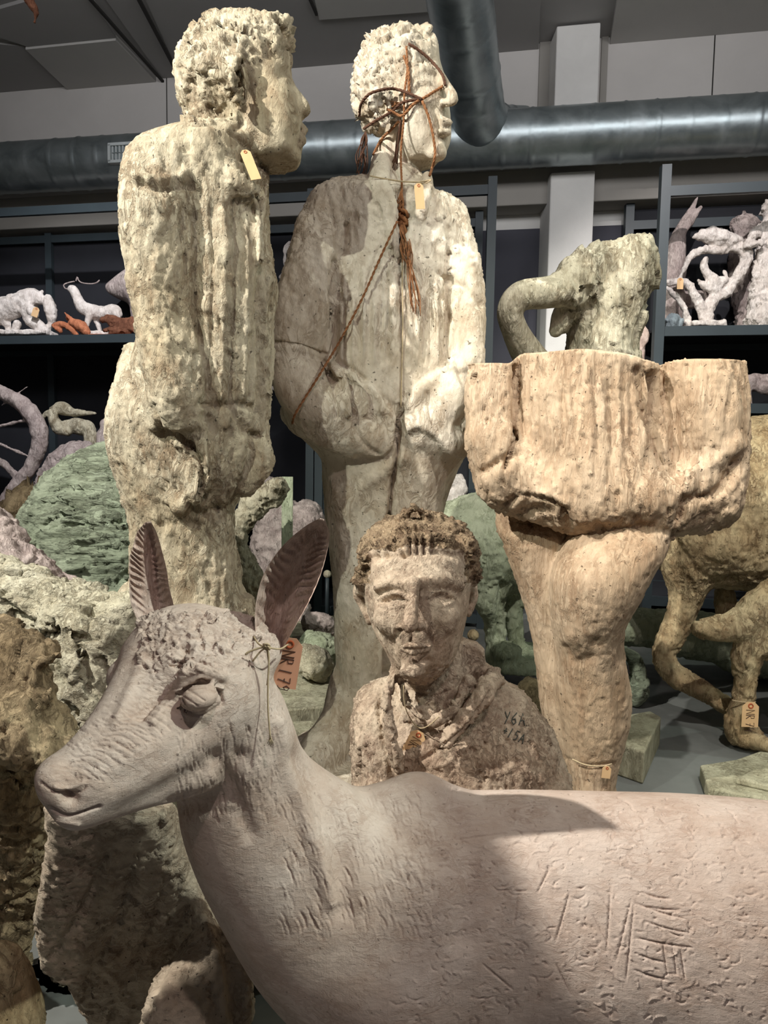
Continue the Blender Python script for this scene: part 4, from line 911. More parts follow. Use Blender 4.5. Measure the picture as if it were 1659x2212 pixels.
def build_ear(Lp, Rp, d0, d1, cup, th, seed, groove=0.004, skew=0.0):
    n, m = 110, 260; L = spline(Lp, m); R = spline(Rp, m); u = np.linspace(-1, 1, n); rs = np.random.default_rng(seed)
    A = np.zeros((m, n, 3)); B = np.zeros((m, n, 3)); ph = rs.uniform(0, 6.3, 8)
    for i in range(m):
        v = i/(m-1); d = d0+(d1-d0)*v; prof = math.sin(math.pi*min(1, 0.16+v*0.86))**0.6
        for j in range(n):
            t = (u[j]+1)/2; x = L[i, 0]*(1-t)+R[i, 0]*t; y = L[i, 1]*(1-t)+R[i, 1]*t
            dep = cup*prof*(1-abs(u[j]-skew*(1-abs(u[j])))**1.4)
            g = math.sin(v*105-abs(u[j])*9+(2 if u[j] > 0 else 0)+ph[0]+2.6*math.sin(v*11+ph[1])+1.3*math.sin(u[j]*6+v*20))*np.clip((abs(u[j])-0.16)*3, 0, 1)*np.clip((1-abs(u[j]))*6, 0, 1)*math.sin(math.pi*np.clip(v, 0.02, 0.94))
            rim = 1-abs(u[j])**8
            A[i, j] = P(x, y, d+dep-groove*g); B[i, j] = P(x, y, d+dep+th*(0.25+0.75*rim)*(1 if 0 < i < m-1 else 0.3))
    return grid_solid(A, B)
# ---- the man seen from behind
s = build_man_back(); b_man_back = bvh_of(s)
base = P(410, 1330, 2.64)
zlow = float(s.V[:, 2].min())
pd = root('pedestal', (float(base[0]), 2.66, 0), 'plain grey block under the man seen from behind, hidden behind the deer head', 'pedestal')
MB().box((float(base[0]), 2.66, (zlow+0.002)/2), (0.34, 0.34, zlow+0.002)).build('pedestal_block', M['slab'], pd, bevel=0.01)
man1 = root('man_sculpture', (float(base[0]), 2.66, zlow), 'tall plaster man seen from behind, head in profile facing right, hand in jacket pocket', 'sculpture', 'colossal plaster men')
man1['group'] = 'colossal plaster men'
clay_obj('body', s, M['man_back'], man1)
# ---- the tied man
s = build_man_tied(); S2 = s; b_man_tied = bvh_of(s)
base = s.V[:, :].mean(0)
man2 = root('man_sculpture', (float(base[0]), 3.2, max(0.0, float(s.V[:, 2].min()))), 'tall plaster man with brown twine wrapped around his face, hands in trouser pockets', 'sculpture', 'colossal plaster men')
clay_obj('body', s, M['man_tied'], man2)
# ---- headless torso
s = build_torso(); b_torso = bvh_of(s)
tor = root('torso_sculpture', (float(P(1290,1660,2.8)[0]), 2.8, 0), 'headless tan plaster torso with square cut arms, standing on bare legs', 'sculpture')
clay_obj('body', s, M['torso'], tor)
s = build_hair_figure()
hf = root('woman_sculpture', (float(P(1290,1500,3.9)[0]), 3.9, 0), 'plaster woman seen from behind with long hair, one arm bent to her head', 'sculpture')
clay_obj('body', s, M['hairy'], hf)
# ---- bust
s, hair = build_bust(); b_bust = bvh_of(s)
bx, by = float(P(1000,1700,1.57)[0]), 1.58; bz = float(s.V[:, 2].min())
pd = root('pedestal', (bx, by, 0), 'grey block carrying the brown bust, hidden behind the deer', 'pedestal')
MB().box((bx, by, (bz+0.002)/2), (0.36, 0.26, bz+0.002)).build('pedestal_block', M['slab'], pd, bevel=0.008)
bust = root('bust_sculpture', (bx, by, bz), 'brown stained plaster bust of a youth with open collar and short fringe', 'bust')
o = clay_obj('body', s, M['bust'], bust)
o.data.materials.append(M['hair_brown'])
hm = hair[s.F[:, 0]]*hair[s.F[:, 2]] > 0.5; o.data.polygons.foreach_set('material_index', hm.astype(int))
# ---- deer
s = build_deer(); b_deer = bvh_of(s)
dx, dy = 0.35, 1.15
deer = root('deer_sculpture', (dx, dy, 0), 'smooth rosy plaster doe standing in the foreground, head turned left', 'sculpture')
clay_obj('body', s, M['deer'], deer)
V, F = build_ear([(566,1412),(552,1370),(553,1300),(572,1235),(610,1180),(655,1140),(690,1119)], [(606,1412),(640,1350),(668,1300),(692,1245),(706,1195),(712,1155),(702,1122)], 1.02, 0.98, 0.075, 0.014, 1, 0.0045)
e = mesh_obj('ear', V, F, M['ear_pink'], deer); e['label'] = 'ribbed pink ear, tall and open, right'
V, F = build_ear([(298,1345),(282,1300),(279,1250),(280,1205),(287,1180),(296,1150),(314,1128)], [(385,1352),(376,1310),(366,1270),(360,1230),(350,1190),(340,1155),(326,1126)], 1.10, 1.10, 0.035, 0.012, 2, 0.003, 0.5)
e = mesh_obj('ear', V, F, M['ear_pink'], deer); e['label'] = 'broken rough pink ear, left'
# ================================================================== the other sculptures
def quick(name, label, cat, mat, vox, ops, rest=None, noise=(), strokes=(), k=0.02, group=None, sm=2, body='body', cuts=(), zshift=True):
    c = Clay(vox, k)
    for o in ops:
        kind, args, kw = o[0], o[1:-1] if isinstance(o[-1], dict) else o[1:], o[-1] if isinstance(o[-1], dict) else {}
        getattr(c, kind)(*args, **kw)
    for q in cuts: c.cut(*q)
    s = sculpt(c, sm)
    for q_, n_ in enumerate(noise):
        kw = dict(n_[2]) if len(n_) > 2 else {}
        if kw.pop('ridged', False): kw.pop('octs', None); s.knife(n_[0]*0.75, n_[1]*1.15, **kw)
        else: s.noise(n_[0], n_[1]*0.8, **kw)
        s.refresh()
    for st in strokes: s.stroke(*st)
    if rest is not None:
        if zshift: s.V[:, 2] += rest-s.V[:, 2].min()
        else: s.V[:, 2] = np.maximum(s.V[:, 2], rest)
        s.refresh()
    V = s.V; org = ((V[:, 0].min()+V[:, 0].max())/2, (V[:, 1].min()+V[:, 1].max())/2, V[:, 2].min())
    o = mesh_obj(name, s.V, s.F, mat, None, True, org); tag(o, label, cat, group); return o, s
RG = dict(ridged=True, octs=3)
# ---- big green mound
ops = [('loft', [(990,225,260,3.75,0.05),(1000,190,300,3.75,0.16),(1020,160,340,3.75,0.26),(1060,115,380,3.75,0.34),(1100,88,410,3.75,0.40),(1150,62,430,3.75,0.44),(1200,56,440,3.75,0.46),(1300,60,440,3.75,0.46),(1400,75,430,3.75,0.44),(1560,110,410,3.75,0.38)], dict(p=2.2, n=50))]
o, s = quick('mound_sculpture', 'huge rounded sage green sculpture with scratched surface, behind the left man', 'sculpture', M['mound'], 0.011, ops, 0.0, [(5, 0.02, dict(stretch=(0.6,1,1))), (14, 0.03, dict(stretch=(0.3,1,1.6), **RG)), (36, 0.012, dict(stretch=(0.4,1,1.3), **RG))],
  [([(95,1170),(130,1150),(180,1160)],4,-0.02),([(140,1170),(220,1168),(265,1160)],4,-0.02),([(225,1150),(280,1170)],4,-0.025),([(110,1100),(150,1085),(200,1095)],4,-0.015)])
# ---- olive lump at the far left
quick('rock_sculpture', 'small olive brown rough lump beside the green mound', 'sculpture', M['olive'], 0.012, [('ell', 70,1170,4.3,60,50,55,dict(rot=(0,-25,0))), ('ell', 40,1210,4.3,60,60,60), ('tube', [(60,1230,4.3,70),(60,1450,4.3,80)])], 0.0, [(14, 0.05, RG)])
# ---- white twisted sculpture (left foreground)
ops = [('tube', [(-90,1235,2.0,60),(0,1262,1.98,66),(80,1300,1.95,74),(150,1350,1.92,88),(195,1420,1.9,100),(215,1490,1.9,92),(220,1580,1.9,90)], dict(fy=0.9)),
       ('tube', [(150,1330,1.92,60),(220,1345,1.9,70),(262,1345,1.9,62),(292,1320,1.92,46)]), ('tube', [(285,1310,1.92,40),(288,1275,1.94,16)]),
       ('tube', [(220,1520,1.9,84),(225,1750,1.9,90),(215,2050,1.9,100),(200,2420,1.9,110)]), ('tube', [(262,1420,1.93,66),(280,1500,1.95,66)]),
       ('ell', 95,1440,1.82,46,40,70, dict(mode='s', k=0.03, rot=(0,-35,0))), ('ell', 20,1400,1.82,70,50,52, dict(mode='s', k=0.03, rot=(0,20,0)))]
o, s = quick('twisted_sculpture', 'chalky white twisted sculpture with deep hollows at the left edge', 'sculpture', M['white_rough'], 0.0065, ops, 0.0, [(6, 0.025), (12, 0.022, RG), (40, 0.009, RG)],
  [([(0,1210),(80,1250),(160,1300),(210,1320)],10,0.012),([(5,1300),(60,1340),(100,1350)],8,-0.02),([(110,1340),(120,1370),(80,1375)],7,-0.03),([(130,1330),(180,1420),(190,1490)],8,-0.015)], k=0.03, zshift=False)
quick('ridge_sculpture', 'pinkish beige rough ridge rising behind the white twisted sculpture', 'sculpture', M['pinkish'], 0.009, [('tube', [(-60,1190,2.5,70),(30,1240,2.5,66),(90,1275,2.5,60),(150,1320,2.5,52)]), ('tube', [(-80,1140,2.55,60),(-10,1160,2.55,50),(25,1175,2.55,28)]), ('tube', [(0,1260,2.5,80),(20,1500,2.5,90),(20,1860,2.5,95)])], 0.0, [(10, 0.03), (26, 0.018, RG)], zshift=False)
# ---- olive brown shell-like piece nearer still
ops = [('slab', [(-60,1325),(0,1338),(60,1362),(112,1402),(124,1420),(104,1450),(112,1500),(80,1540),(-60,1530)], 1.46, 0.05, dict(edge=0.03, slope=(-0.5,0.5))),
       ('tube', [(-60,1560,1.36,60),(40,1600,1.36,60),(110,1625,1.38,46),(165,1655,1.4,30)]), ('tube', [(60,1500,1.42,40),(110,1560,1.42,38),(150,1620,1.42,34)]),
       ('tube', [(-60,1640,1.44,70),(30,1690,1.50,75),(50,1800,1.62,70),(30,1920,1.72,76),(10,2000,1.72,66)]), ('tube', [(-20,1900,1.72,90),(-40,2200,1.72,90),(-60,2400,1.72,100)]),
       ('ell', 20,1480,1.34,44,60,34, dict(mode='s', k=0.02, rot=(0,25,0))), ('ell', 78,1482,1.36,16,50,40, dict(mode='s', k=0.015))]
quick('shell_sculpture', 'ochre and olive broken hollow sculpture at the lower left edge', 'sculpture', M['olive'], 0.0055, ops, 0.0, [(8, 0.018), (16, 0.016, RG), (50, 0.008, RG)], k=0.025, zshift=False)
# ---- winged drape under the doe's head
ops = [('slab', [(100,1730),(230,1725),(372,1740),(392,1820),(425,1930),(470,1985),(520,1992),(548,2060),(548,2250),(420,2330),(300,2290),(225,2230),(178,2170),(150,2110),(105,2080),(78,2010),(92,1900),(108,1800)], 1.46, 0.045, dict(edge=0.042, slope=(0.15,-0.5))),
       ('tube', [(120,1745,1.30,22),(130,1830,1.37,20),(112,1900,1.42,18),(95,1985,1.5,14)]), ('tube', [(372,1750,1.45,12),(400,1850,1.42,14),(432,1960,1.38,20),(455,2060,1.34,34),(440,2200,1.30,60)]),
       ('tube', [(505,2000,1.36,14),(520,2100,1.34,20),(525,2260,1.33,24)]), ('tube', [(420,2080,1.34,50),(380,2200,1.30,80),(370,2500,1.30,90),(370,2900,1.30,90)], dict(k=0.05))]
quick('wing_sculpture', 'broad taupe plaster wing with scalloped edge below the head of the doe', 'sculpture', M['drape'], 0.0055, ops, 0.0, [(5, 0.008), (26, 0.007, dict(stretch=(1,1,0.4), **RG)), (60, 0.004, RG)],
  [([(230,1850),(180,1960),(110,2070)],9,-0.008),([(300,1850),(250,2000),(180,2130)],9,-0.008),([(360,1900),(310,2050),(240,2200)],9,-0.008),([(400,1980),(360,2080),(320,2180)],9,-0.008),([(440,1980),(470,2080),(480,2200)],10,0.012)], k=0.03, zshift=False)
quick('rounded_sculpture', 'smooth tan rounded sculpture in the bottom left corner', 'sculpture', M['ochre'], 0.006, [('ell', 0,2090,1.15,52,50,60), ('tube', [(20,2130,1.15,56),(30,2200,1.15,62),(10,2350,1.15,70),(0,2950,1.15,75)])], 0.0, [(9, 0.012), (40, 0.003, RG)], zshift=False)
# ---- plank ends seen under the doe's throat
s1 = root('slab', tuple(PF(600, 2110, 0.0)), 'broken plaster slab lying on the floor under the neck of the doe', 'slab')
o, s = quick('slab_tmp', 'x', 'x', M['slab'], 0.008, [('slab', [(510,2020),(560,2030),(610,2075),(645,2125),(600,2135),(548,2150),(500,2140)], 1.9, 0.16, dict(edge=0.01))], None, [(12, 0.01, RG)])
bpy.data.objects.remove(o); bpy.data.objects.remove(s1)
q = PF(585, 2140, 0.0)
m, s = quick('slab', 'broken plaster slab standing below the neck of the doe', 'slab', M['slab'], 0.008, [('wel', (q[0]-0.02, q[1]+0.12, 0.055), (0.16, 0.12, 0.055), (0, 0, 20), None, 'u', 4.0)], 0.0, [(12, 0.016, RG)])
# ---- ochre bent animal form beside the green post
ops = [('tube', [(605,1050,4.6,14),(590,1065,4.6,24),(560,1080,4.6,30),(535,1110,4.6,28),(515,1140,4.6,26),(510,1180,4.6,28),(528,1230,4.6,34),(545,1290,4.6,34),(550,1340,4.6,34),(550,1460,4.6,60)]), ('ell', 600,1050,4.55,18,20,14)]
quick('bent_sculpture', 'mossy ochre plaster neck bending upward behind the left man', 'sculpture', M['hairy'], 0.011, ops, 0.0, [(10, 0.03), (26, 0.02, RG)], zshift=False)
ops = [('ell', 560,1060,5.75,60,50,34), ('ell', 600,1130,5.75,56,50,60), ('ell', 660,1130,5.75,46,50,46), ('tube', [(600,1180,5.75,60),(610,1360,5.75,60)])]
quick('lump_sculpture', 'pale pinkish rounded lumps in the shade behind the green post', 'sculpture', M['pinkish'], 0.014, ops, 0.0, [(8, 0.03), (20, 0.02, RG)], zshift=False)
a = PF(619, 1412, 0); d_ = a[1]; m = MB().hexa([tuple(P(px_, 1440, d_+e)*np.array([1,1,0])+np.array([0,0,z])) for z in (0, float(P(619,1030,d_)[2])) for px_, e in ((607,0),(631,0),(631,0.05),(607,0.05))])
tag(m.build('square_post', M['green'], bevel=0.004), 'narrow square green metal post between the two standing men', 'post')
# ---- stand with a small ball
a = PF(706, 1345, 0); st = root('ball_stand', tuple(a), 'thin dark stand topped by a small pale ball', 'stand')
zt_ = float(P(706, 1240, a[1])[2]); MB().tube([(a[0], a[1], 0), (a[0], a[1], 0.02)], [0.09, 0.08], 16).build('foot_plate', M['steel'], st, True); MB().tube([(a[0], a[1], 0.01), (a[0], a[1], zt_)], 0.018, 10).build('rod', M['steel'], st, True)
c = Clay(0.005); c.wel((a[0], a[1], zt_), (0.035,)*3); V, F = c.mesh(); mesh_obj('ball', V, F, M['hairy'], st)
a = P(1022, 1372, 4.4); st = root('ball_stand', (a[0], a[1], 0), 'thin stand with a brown ball between the bust and the green animal', 'stand')
MB().tube([(a[0], a[1], 0), (a[0], a[1], a[2])], 0.014, 10).build('rod', M['steel'], st, True); c = Clay(0.006); c.wel(tuple(a), (0.038,)*3); V, F = c.mesh(); mesh_obj('ball', V, F, M['ochre'], st)
# ---- slabs and stones on the floor between the men
def slab_px(label, poly, z0, z1, mat=None, name='slab'):
    top = [PF(a_, b_, z1) for a_, b_ in poly]; n = len(top); m_ = MB(); V = [(p[0], p[1], z0) for p in top]+[(p[0], p[1], z1) for p in top]
    m_.add(V, [list(range(n))[::-1], [i+n for i in range(n)]]+[[i, (i+1) % n, (i+1) % n+n, i+n] for i in range(n)])
    return tag(m_.build(name, mat or M['slab'], bevel=0.008), label, 'slab')
slab_px('long grey green slab with stones on it, behind the tied man', [(560,1540),(760,1520),(770,1400),(740,1330),(610,1330),(560,1400)], 0.0, 0.09)
slab_px('flat dusty slab in front of the stones, beside the foot of the tied man', [(540,1680),(700,1690),(760,1600),(760,1552),(560,1560)], 0.0, 0.05)
def stone(px, py, d, r, label, mat, z, seed, p=3.0, sq=(1, 1, 0.8), nm='stone'):
    return quick(nm, label, 'stone', mat, 0.009, [('ell', px, py, d, r*sq[0], r*sq[1], r*sq[2], dict(p=p, rot=(10, seed*13 % 40, seed*29)))], z, [(9, 0.02, dict(seed=seed)), (26, 0.012, dict(seed=seed, **RG))])
stone(690,1405,4.4,42,'rounded greenish white stone on the slab between the two men', M['green'], 0.09, 1)
stone(676,1490,4.1,42,'small pyramid shaped pale stone with a dark hole', M['white_rough'], 0.09, 2)
stone(690,1352,5.0,46,'flat pale disc shaped stone at the back of the slab', M['pinkish'], 0.09, 3, 2.4, (1,0.9,0.4))
stone(1150,1500,3.75,34,'dark triangular stone beside the leg of the torso', M['olive'], 0.0, 5, 2.2, (1,1,1.4))
# ---- green animal seen from behind
ops = [('tube', [(1010,1195,4.45,92),(1075,1205,4.5,104),(1160,1215,4.9,100),(1260,1230,5.4,90)], dict(k=0.08)), ('tube', [(990,1165,4.45,56),(1070,1150,4.5,66),(1140,1180,4.8,70)], dict(k=0.05)),
       ('tube', [(1058,1250,4.36,52),(1056,1320,4.34,36),(1068,1370,4.38,24),(1070,1440,4.4,20)], dict(k=0.06)), ('tube', [(1105,1260,4.5,40),(1112,1310,4.5,28),(1108,1360,4.5,20),(1118,1430,4.5,18),(1130,1440,4.45,18)], dict(k=0.05)),
       ('tube', [(1240,1290,5.3,36),(1240,1400,5.3,18)], dict(k=0.06)), ('loft', [(1432,1058,1190,4.45,0.22),(1445,1050,1196,4.45,0.26),(1462,1052,1192,4.45,0.26)], dict(k=0.03,p=2.5)), ('ell', 1095,1438,4.3,34,30,26, dict(k=0.02))]
o, s = quick('animal_sculpture', 'pale green standing animal seen from behind between bust and torso', 'sculpture', M['green'], 0.012, ops, 0.0, [(7, 0.015), (24, 0.01, RG)], [([(1085,1290),(1080,1340),(1075,1400)],8,-0.03)], k=0.03)
# ---- low green reclining form
ops = [('ell', 1500,1440,4.55,200,60,52,dict(rot=(0,8,0))), ('ell', 1340,1420,4.55,60,60,40), ('ell', 1640,1490,4.55,100,60,40)]
quick('reclining_sculpture', 'long low pale green sculpture lying on the floor behind the bull', 'sculpture', M['green'], 0.013, ops, 0.0, [(5, 0.02), (20, 0.01, RG)], k=0.06)
ops = [('tube', [(1345,1440,4.0,8),(1372,1470,4.0,14),(1385,1530,4.0,18)]), ('ell', 1370,1530,4.0,24,30,36)]
quick('leaf_sculpture', 'dark green pointed fragment beside the knee of the torso', 'sculpture', M['mound'], 0.009, ops, 0.0, [(20, 0.012, RG)])
slab_px('pale chipped block on the floor beside the leg of the torso', [(1330,1605),(1392,1625),(1428,1548),(1404,1535),(1345,1545)], 0.0, 0.15, M['slab'], 'stone_block')
# ---- bull behind, hound-like animal in front, at the right edge
ops = [('tube', [(1570,1160,3.95,150),(1660,1150,3.98,176),(1800,1160,4.0,180),(2000,1170,4.0,170)], dict(fy=0.85)), ('tube', [(1500,1220,3.9,104),(1560,1240,3.88,110),(1700,1260,3.9,100)], dict(k=0.06)), ('ell', 1630,1090,3.95,80,110,74, dict(k=0.06)),
       ('tube', [(1480,1290,3.85,60),(1482,1350,3.85,40),(1470,1400,3.85,33),(1448,1450,3.85,28),(1428,1490,3.85,24),(1455,1535,3.8,24),(1510,1570,3.72,22),(1570,1610,3.62,20),(1600,1640,3.56,17),(1628,1668,3.52,15)], dict(k=0.04)),
       ('tube', [(1560,1360,3.95,20),(1570,1400,3.95,24),(1572,1430,3.95,20)], dict(k=0.02)), ('tube', [(1880,1300,4.0,50),(1880,1400,4.0,30),(1880,1540,4.0,24)], dict(k=0.05))]
o, s = quick('bull_sculpture', 'large ochre plaster bull with a deep belly, cut off by the right edge', 'sculpture', M['ochre'], 0.010, ops, 0.0, [(5, 0.015), (15, 0.008, RG), (44, 0.006, RG)], [([(1590,1040),(1620,1120),(1659,1190)],8,0.012),([(1440,1230),(1520,1330),(1600,1330)],10,-0.012)], k=0.04)
ops = [('ell', 1690,1010,4.85,110,36,44), ('ell', 1730,1110,4.85,110,36,100), ('tube', [(1700,1150,4.85,50),(1700,1440,4.85,44)])]
quick('pale_sculpture', 'pale yellowish plaster back seen over the bull at the right edge', 'sculpture', M['green'], 0.013, ops, 0.0, [(8, 0.02), (20, 0.01, RG)])
ops = [('tube', [(1506,1358,3.42,14),(1540,1362,3.42,22),(1600,1350,3.42,36),(1680,1310,3.42,60),(1800,1300,3.42,90)]), ('tube', [(1500,1348,3.42,6),(1580,1330,3.42,14),(1659,1290,3.42,18)], dict(k=0.01)), ('tube', [(1640,1370,3.42,44),(1614,1420,3.42,32),(1608,1490,3.42,25),(1592,1560,3.42,26),(1600,1590,3.4,22),(1660,1610,3.3,18),(1700,1640,3.2,16)], dict(k=0.03)),
       ('tube', [(1760,1380,3.42,46),(1760,1500,3.42,30),(1760,1640,3.42,24)], dict(k=0.03)), ('ell', 1680,1380,3.42,60,60,50)]
ho, hs = quick('hound_sculpture', 'tan plaster animal with outstretched muzzle in front of the bull', 'sculpture', M['ochre'], 0.008, ops, 0.0, [(8, 0.012), (22, 0.009, RG)], k=0.02, zshift=False)
b_hound = bvh_of(hs)
slab_px('broken layered plaster base at the right edge of the floor', [(1512,1652),(1530,1702),(1760,1742),(1780,1640),(1640,1622),(1590,1640)], 0.0, 0.07, M['slab'])
slab_px('thin splintered plate lying on the layered base', [(1590,1680),(1700,1705),(1720,1660),(1640,1655)], 0.07, 0.10, M['slab'])
# ================================================================== small things on the shelves
zs = SHL['zsL']; DL = 6.72
def wd(px, off):     # depth on a line parallel to the wall
    return float(zat(px, 700, off)[1])
quick('bear_sculpture', 'white plaster bear wrestling a smaller figure, on the left shelf', 'sculpture', M['white'], 0.010, [('tube', [(-50,680,DL,34),(0,672,DL,26),(45,655,DL,24),(72,642,DL,18),(88,648,DL,10)]), ('tube', [(88,636,DL,3),(90,630,DL,5)]), ('tube', [(60,668,DL-.05,14),(62,690,DL-.05,12),(82,702,DL-.05,12),(100,716,DL-.05,8)]),
  ('tube', [(60,660,DL-.08,8),(72,676,DL-.08,10)]), ('tube', [(103,645,DL,9),(107,668,DL,13),(112,690,DL,9),(104,710,DL,6)]), ('tube', [(12,690,DL,10),(18,716,DL,6)]), ('tube', [(36,700,DL,8),(30,718,DL,6)]), ('slab', [(-60,716),(113,716),(113,727),(-60,727)], DL, 0.14, dict(edge=0.01))], zs, [(20, 0.02)], k=0.014)
def tagcard(c, w_, h_, rot, mat, parent, label, name='paper_tag', text=None, grp='paper number tags', normal=None, ts=None, flip=False):
    """a card with a clipped end, hole and writing; c is its top centre, rot spins it in its own plane"""
    n_ = Vector(normal if normal is not None else (0, -1, 0)).normalized(); up = Vector((0, 0, 1)); rt = up.cross(n_).normalized()*1; up = n_.cross(rt).normalized()
    a = math.radians(rot); U = rt*math.cos(a)+up*math.sin(a); D = (up*math.cos(a)-rt*math.sin(a))*-1; c = Vector(c); t = 0.0009
    prof = [(-w_/2, w_*0.28), (-w_*0.22, 0), (w_*0.22, 0), (w_/2, w_*0.28), (w_/2, h_), (-w_/2, h_)]
    V = [c+U*x+D*y+n_*t for x, y in prof]+[c+U*x+D*y-n_*t for x, y in prof]; m_ = MB()
    m_.add(V, [[0,1,2,3,4,5], [11,10,9,8,7,6]]+[[i, i+6, (i+1) % 6+6, (i+1) % 6] for i in range(6)])
    o = m_.build(name, mat); tag(o, label, 'tag', grp)
    def pt(x, y, e=0.0014): return c+U*x+D*y+n_*e
    ring = MB().tube([pt(w_*0.13*math.cos(q), w_*0.25+w_*0.13*math.sin(q), 0.0012) for q in np.linspace(0, 6.3, 14)], w_*0.04, 6); r_ = ring.build('eyelet', M['redring'], o); 
    fix_parent(r_, o)
    if text:
        L = write(text, ts or w_*0.5); m_ = MB()
        tw = max(p[0] for s_ in L for p in s_); x0 = (w_*0.36 if not flip else -w_*0.36); 
        for s_ in L:
            pts = []
            for p in s_:
                # writing runs down the card
                pts.append(pt(p[1], w_*0.5+p[0], 0.0018))
            m_.tube(pts, w_*0.018, 5)
        q = m_.build('handwriting', M['ink'], o); fix_parent(q, o)
    return o
def fix_parent(ch, par):
    org = np.array(par['_org']); me = ch.data; co = np.zeros(len(me.vertices)*3); me.vertices.foreach_get('co', co); co = co.reshape(-1, 3)
    # build() with parent already took the parent origin away
    return ch
GL = {'N': [[(0,0),(0,1),(.55,0),(.6,1)]], 'R': [[(0,0),(0.05,1),(.4,.95),(.42,.6),(.05,.5),(.5,0)]], 'I': [[(0.1,0),(.2,1)]], '1': [[(0.1,0),(.22,1)]], '7': [[(0,.95),(.5,1),(.2,0)],[(.1,.5),(.45,.52)]], '4': [[(.1,1),(0,.4),(.55,.42)],[(.42,.75),(.36,0)]], '9': [[(.45,.85),(.2,1),(0,.75),(.2,.5),(.45,.7),(.45,.9),(.4,.3),(.1,0)]],
      '6': [[(.45,1),(.1,.6),(0,.25),(.2,0),(.45,.2),(.35,.5),(.05,.4)]], 'A': [[(0,0),(.3,1),(.6,0)],[(.1,.4),(.5,.4)]], '+': [[(0,.5),(.5,.5)],[(.25,.2),(.25,.8)]], '5': [[(.5,1),(.1,1),(.05,.6),(.4,.55),(.4,.15),(.05,0)]], '/': [[(0,0),(.4,1.1)]], '.': [[(0,0),(.06,.05)]], ' ': [], ',': [[(.1,.4),(.1,0)]], 'Y': [[(0,1),(.25,.5)],[(.5,1),(.1,0)]], '|': [[(.2,1.1),(.05,-.1)]]}
def write(txt, h_):
    out = []; x = 0
    for ch in txt:
        for st in GL.get(ch, []): out.append([((x+p[0]*0.8)*h_, (p[1]-0.5)*h_) for p in st])
        x += 0.25 if ch in '. ' else 0.62
    return out
a = P(80, 664, DL-0.16); tagcard(a, 0.06, 0.09, -20, M['tagcard'], None, 'small blank manila tag hanging on the white bear', grp='blank tags')
# stag
ops = [('tube', [(150,614,DL,5),(158,615,DL,9),(166,632,DL,9),(176,650,DL,13),(192,660,DL,15),(225,666,DL,14),(245,660,DL,13),(256,668,DL,8)]), ('tube', [(193,670,DL-.03,8),(187,690,DL-.03,5),(181,712,DL-.03,4)]), ('tube', [(206,676,DL+.03,7),(212,692,DL+.03,5),(217,712,DL+.03,4)]), ('tube', [(250,665,DL-.03,8),(256,680,DL-.03,4),(258,712,DL-.03,4)]), ('tube', [(240,668,DL+.03,7),(246,690,DL+.03,4),(246,712,DL+.03,4)]), ('slab', [(180,706),(262,706),(262,716),(180,716)], DL, 0.07, dict(edge=0.008))]
o, s = quick('stag_sculpture', 'small grey white plaster stag with wide antlers, on the left shelf', 'sculpture', M['white'], 0.008, ops, zs+0.02, [(22, 0.01)], k=0.012)
dzs = zs+0.02 - float(P(200,716,DL)[2])
for pts in ([(161,608),(150,610),(138,615),(140,622),(147,625)], [(164,607),(167,598),(170,606),(178,611),(195,613),(208,611),(215,605)]):
    m = MB().tube([tuple(P(x, y, DL)+[0, 0, dzs*0]) for x, y in [tuple(q) for q in spline(pts, 14)]], 0.006, 6); q = m.build('antler', M['pinkish']); 
    w_ = q.matrix_world.copy(); q.parent = o; q.location = Vector(q['_org'])-Vector(o['_org'])
quick('head_sculpture', 'big smooth grey animal head with a pointed muzzle on the left shelf', 'sculpture', M['pinkish'], 0.012, [('tube', [(240,622,DL+.25,12),(262,622,DL+.25,24),(300,620,DL+.25,42),(360,640,DL+.25,70)]), ('tube', [(330,640,DL+.25,50),(340,700,DL+.25,50)])], zs, [(8, 0.01)], zshift=False)
quick('hare_sculpture', 'orange terracotta hare crouching with raised ears, beside the stag', 'sculpture', M['terracotta'], 0.008, [('tube', [(186,716,DL-.15,9),(175,704,DL-.15,12),(162,698,DL-.15,9),(152,696,DL-.15,5)]), ('tube', [(160,692,DL-.15,4),(148,684,DL-.15,4),(140,675,DL-.15,2)]), ('tube', [(158,694,DL-.12,4),(147,690,DL-.12,3),(142,684,DL-.12,2)]), ('tube', [(115,702,DL-.15,4),(132,700,DL-.15,7),(150,708,DL-.15,6),(166,722,DL-.15,5)]), ('tube', [(118,704,DL-.15,5),(130,714,DL-.15,6)])], zs, [(24, 0.01)], k=0.01)
slab = MB().hexa([tuple(P(a_, 720, b_)*[1,1,0]+[0,0,z]) for z in (zs, zs+0.02) for a_, b_ in ((190,DL-.2),(330,DL-.2),(330,DL-.02),(190,DL-.02))])
tag(slab.build('clay_board', M['terracotta']), 'thin terracotta board under the brown clay dogs', 'board')
quick('dog_sculpture', 'dark brown clay animals curled together on the terracotta board', 'sculpture', M['brownclay'], 0.009, [('tube', [(222,686,DL-.1,6),(238,684,DL-.1,10),(255,694,DL-.1,14),(285,696,DL-.1,15),(310,694,DL-.1,14)]), ('tube', [(225,708,DL-.14,5),(260,706,DL-.14,8),(290,704,DL-.14,8)])], zs+0.02, [(20, 0.02, RG)], k=0.012)
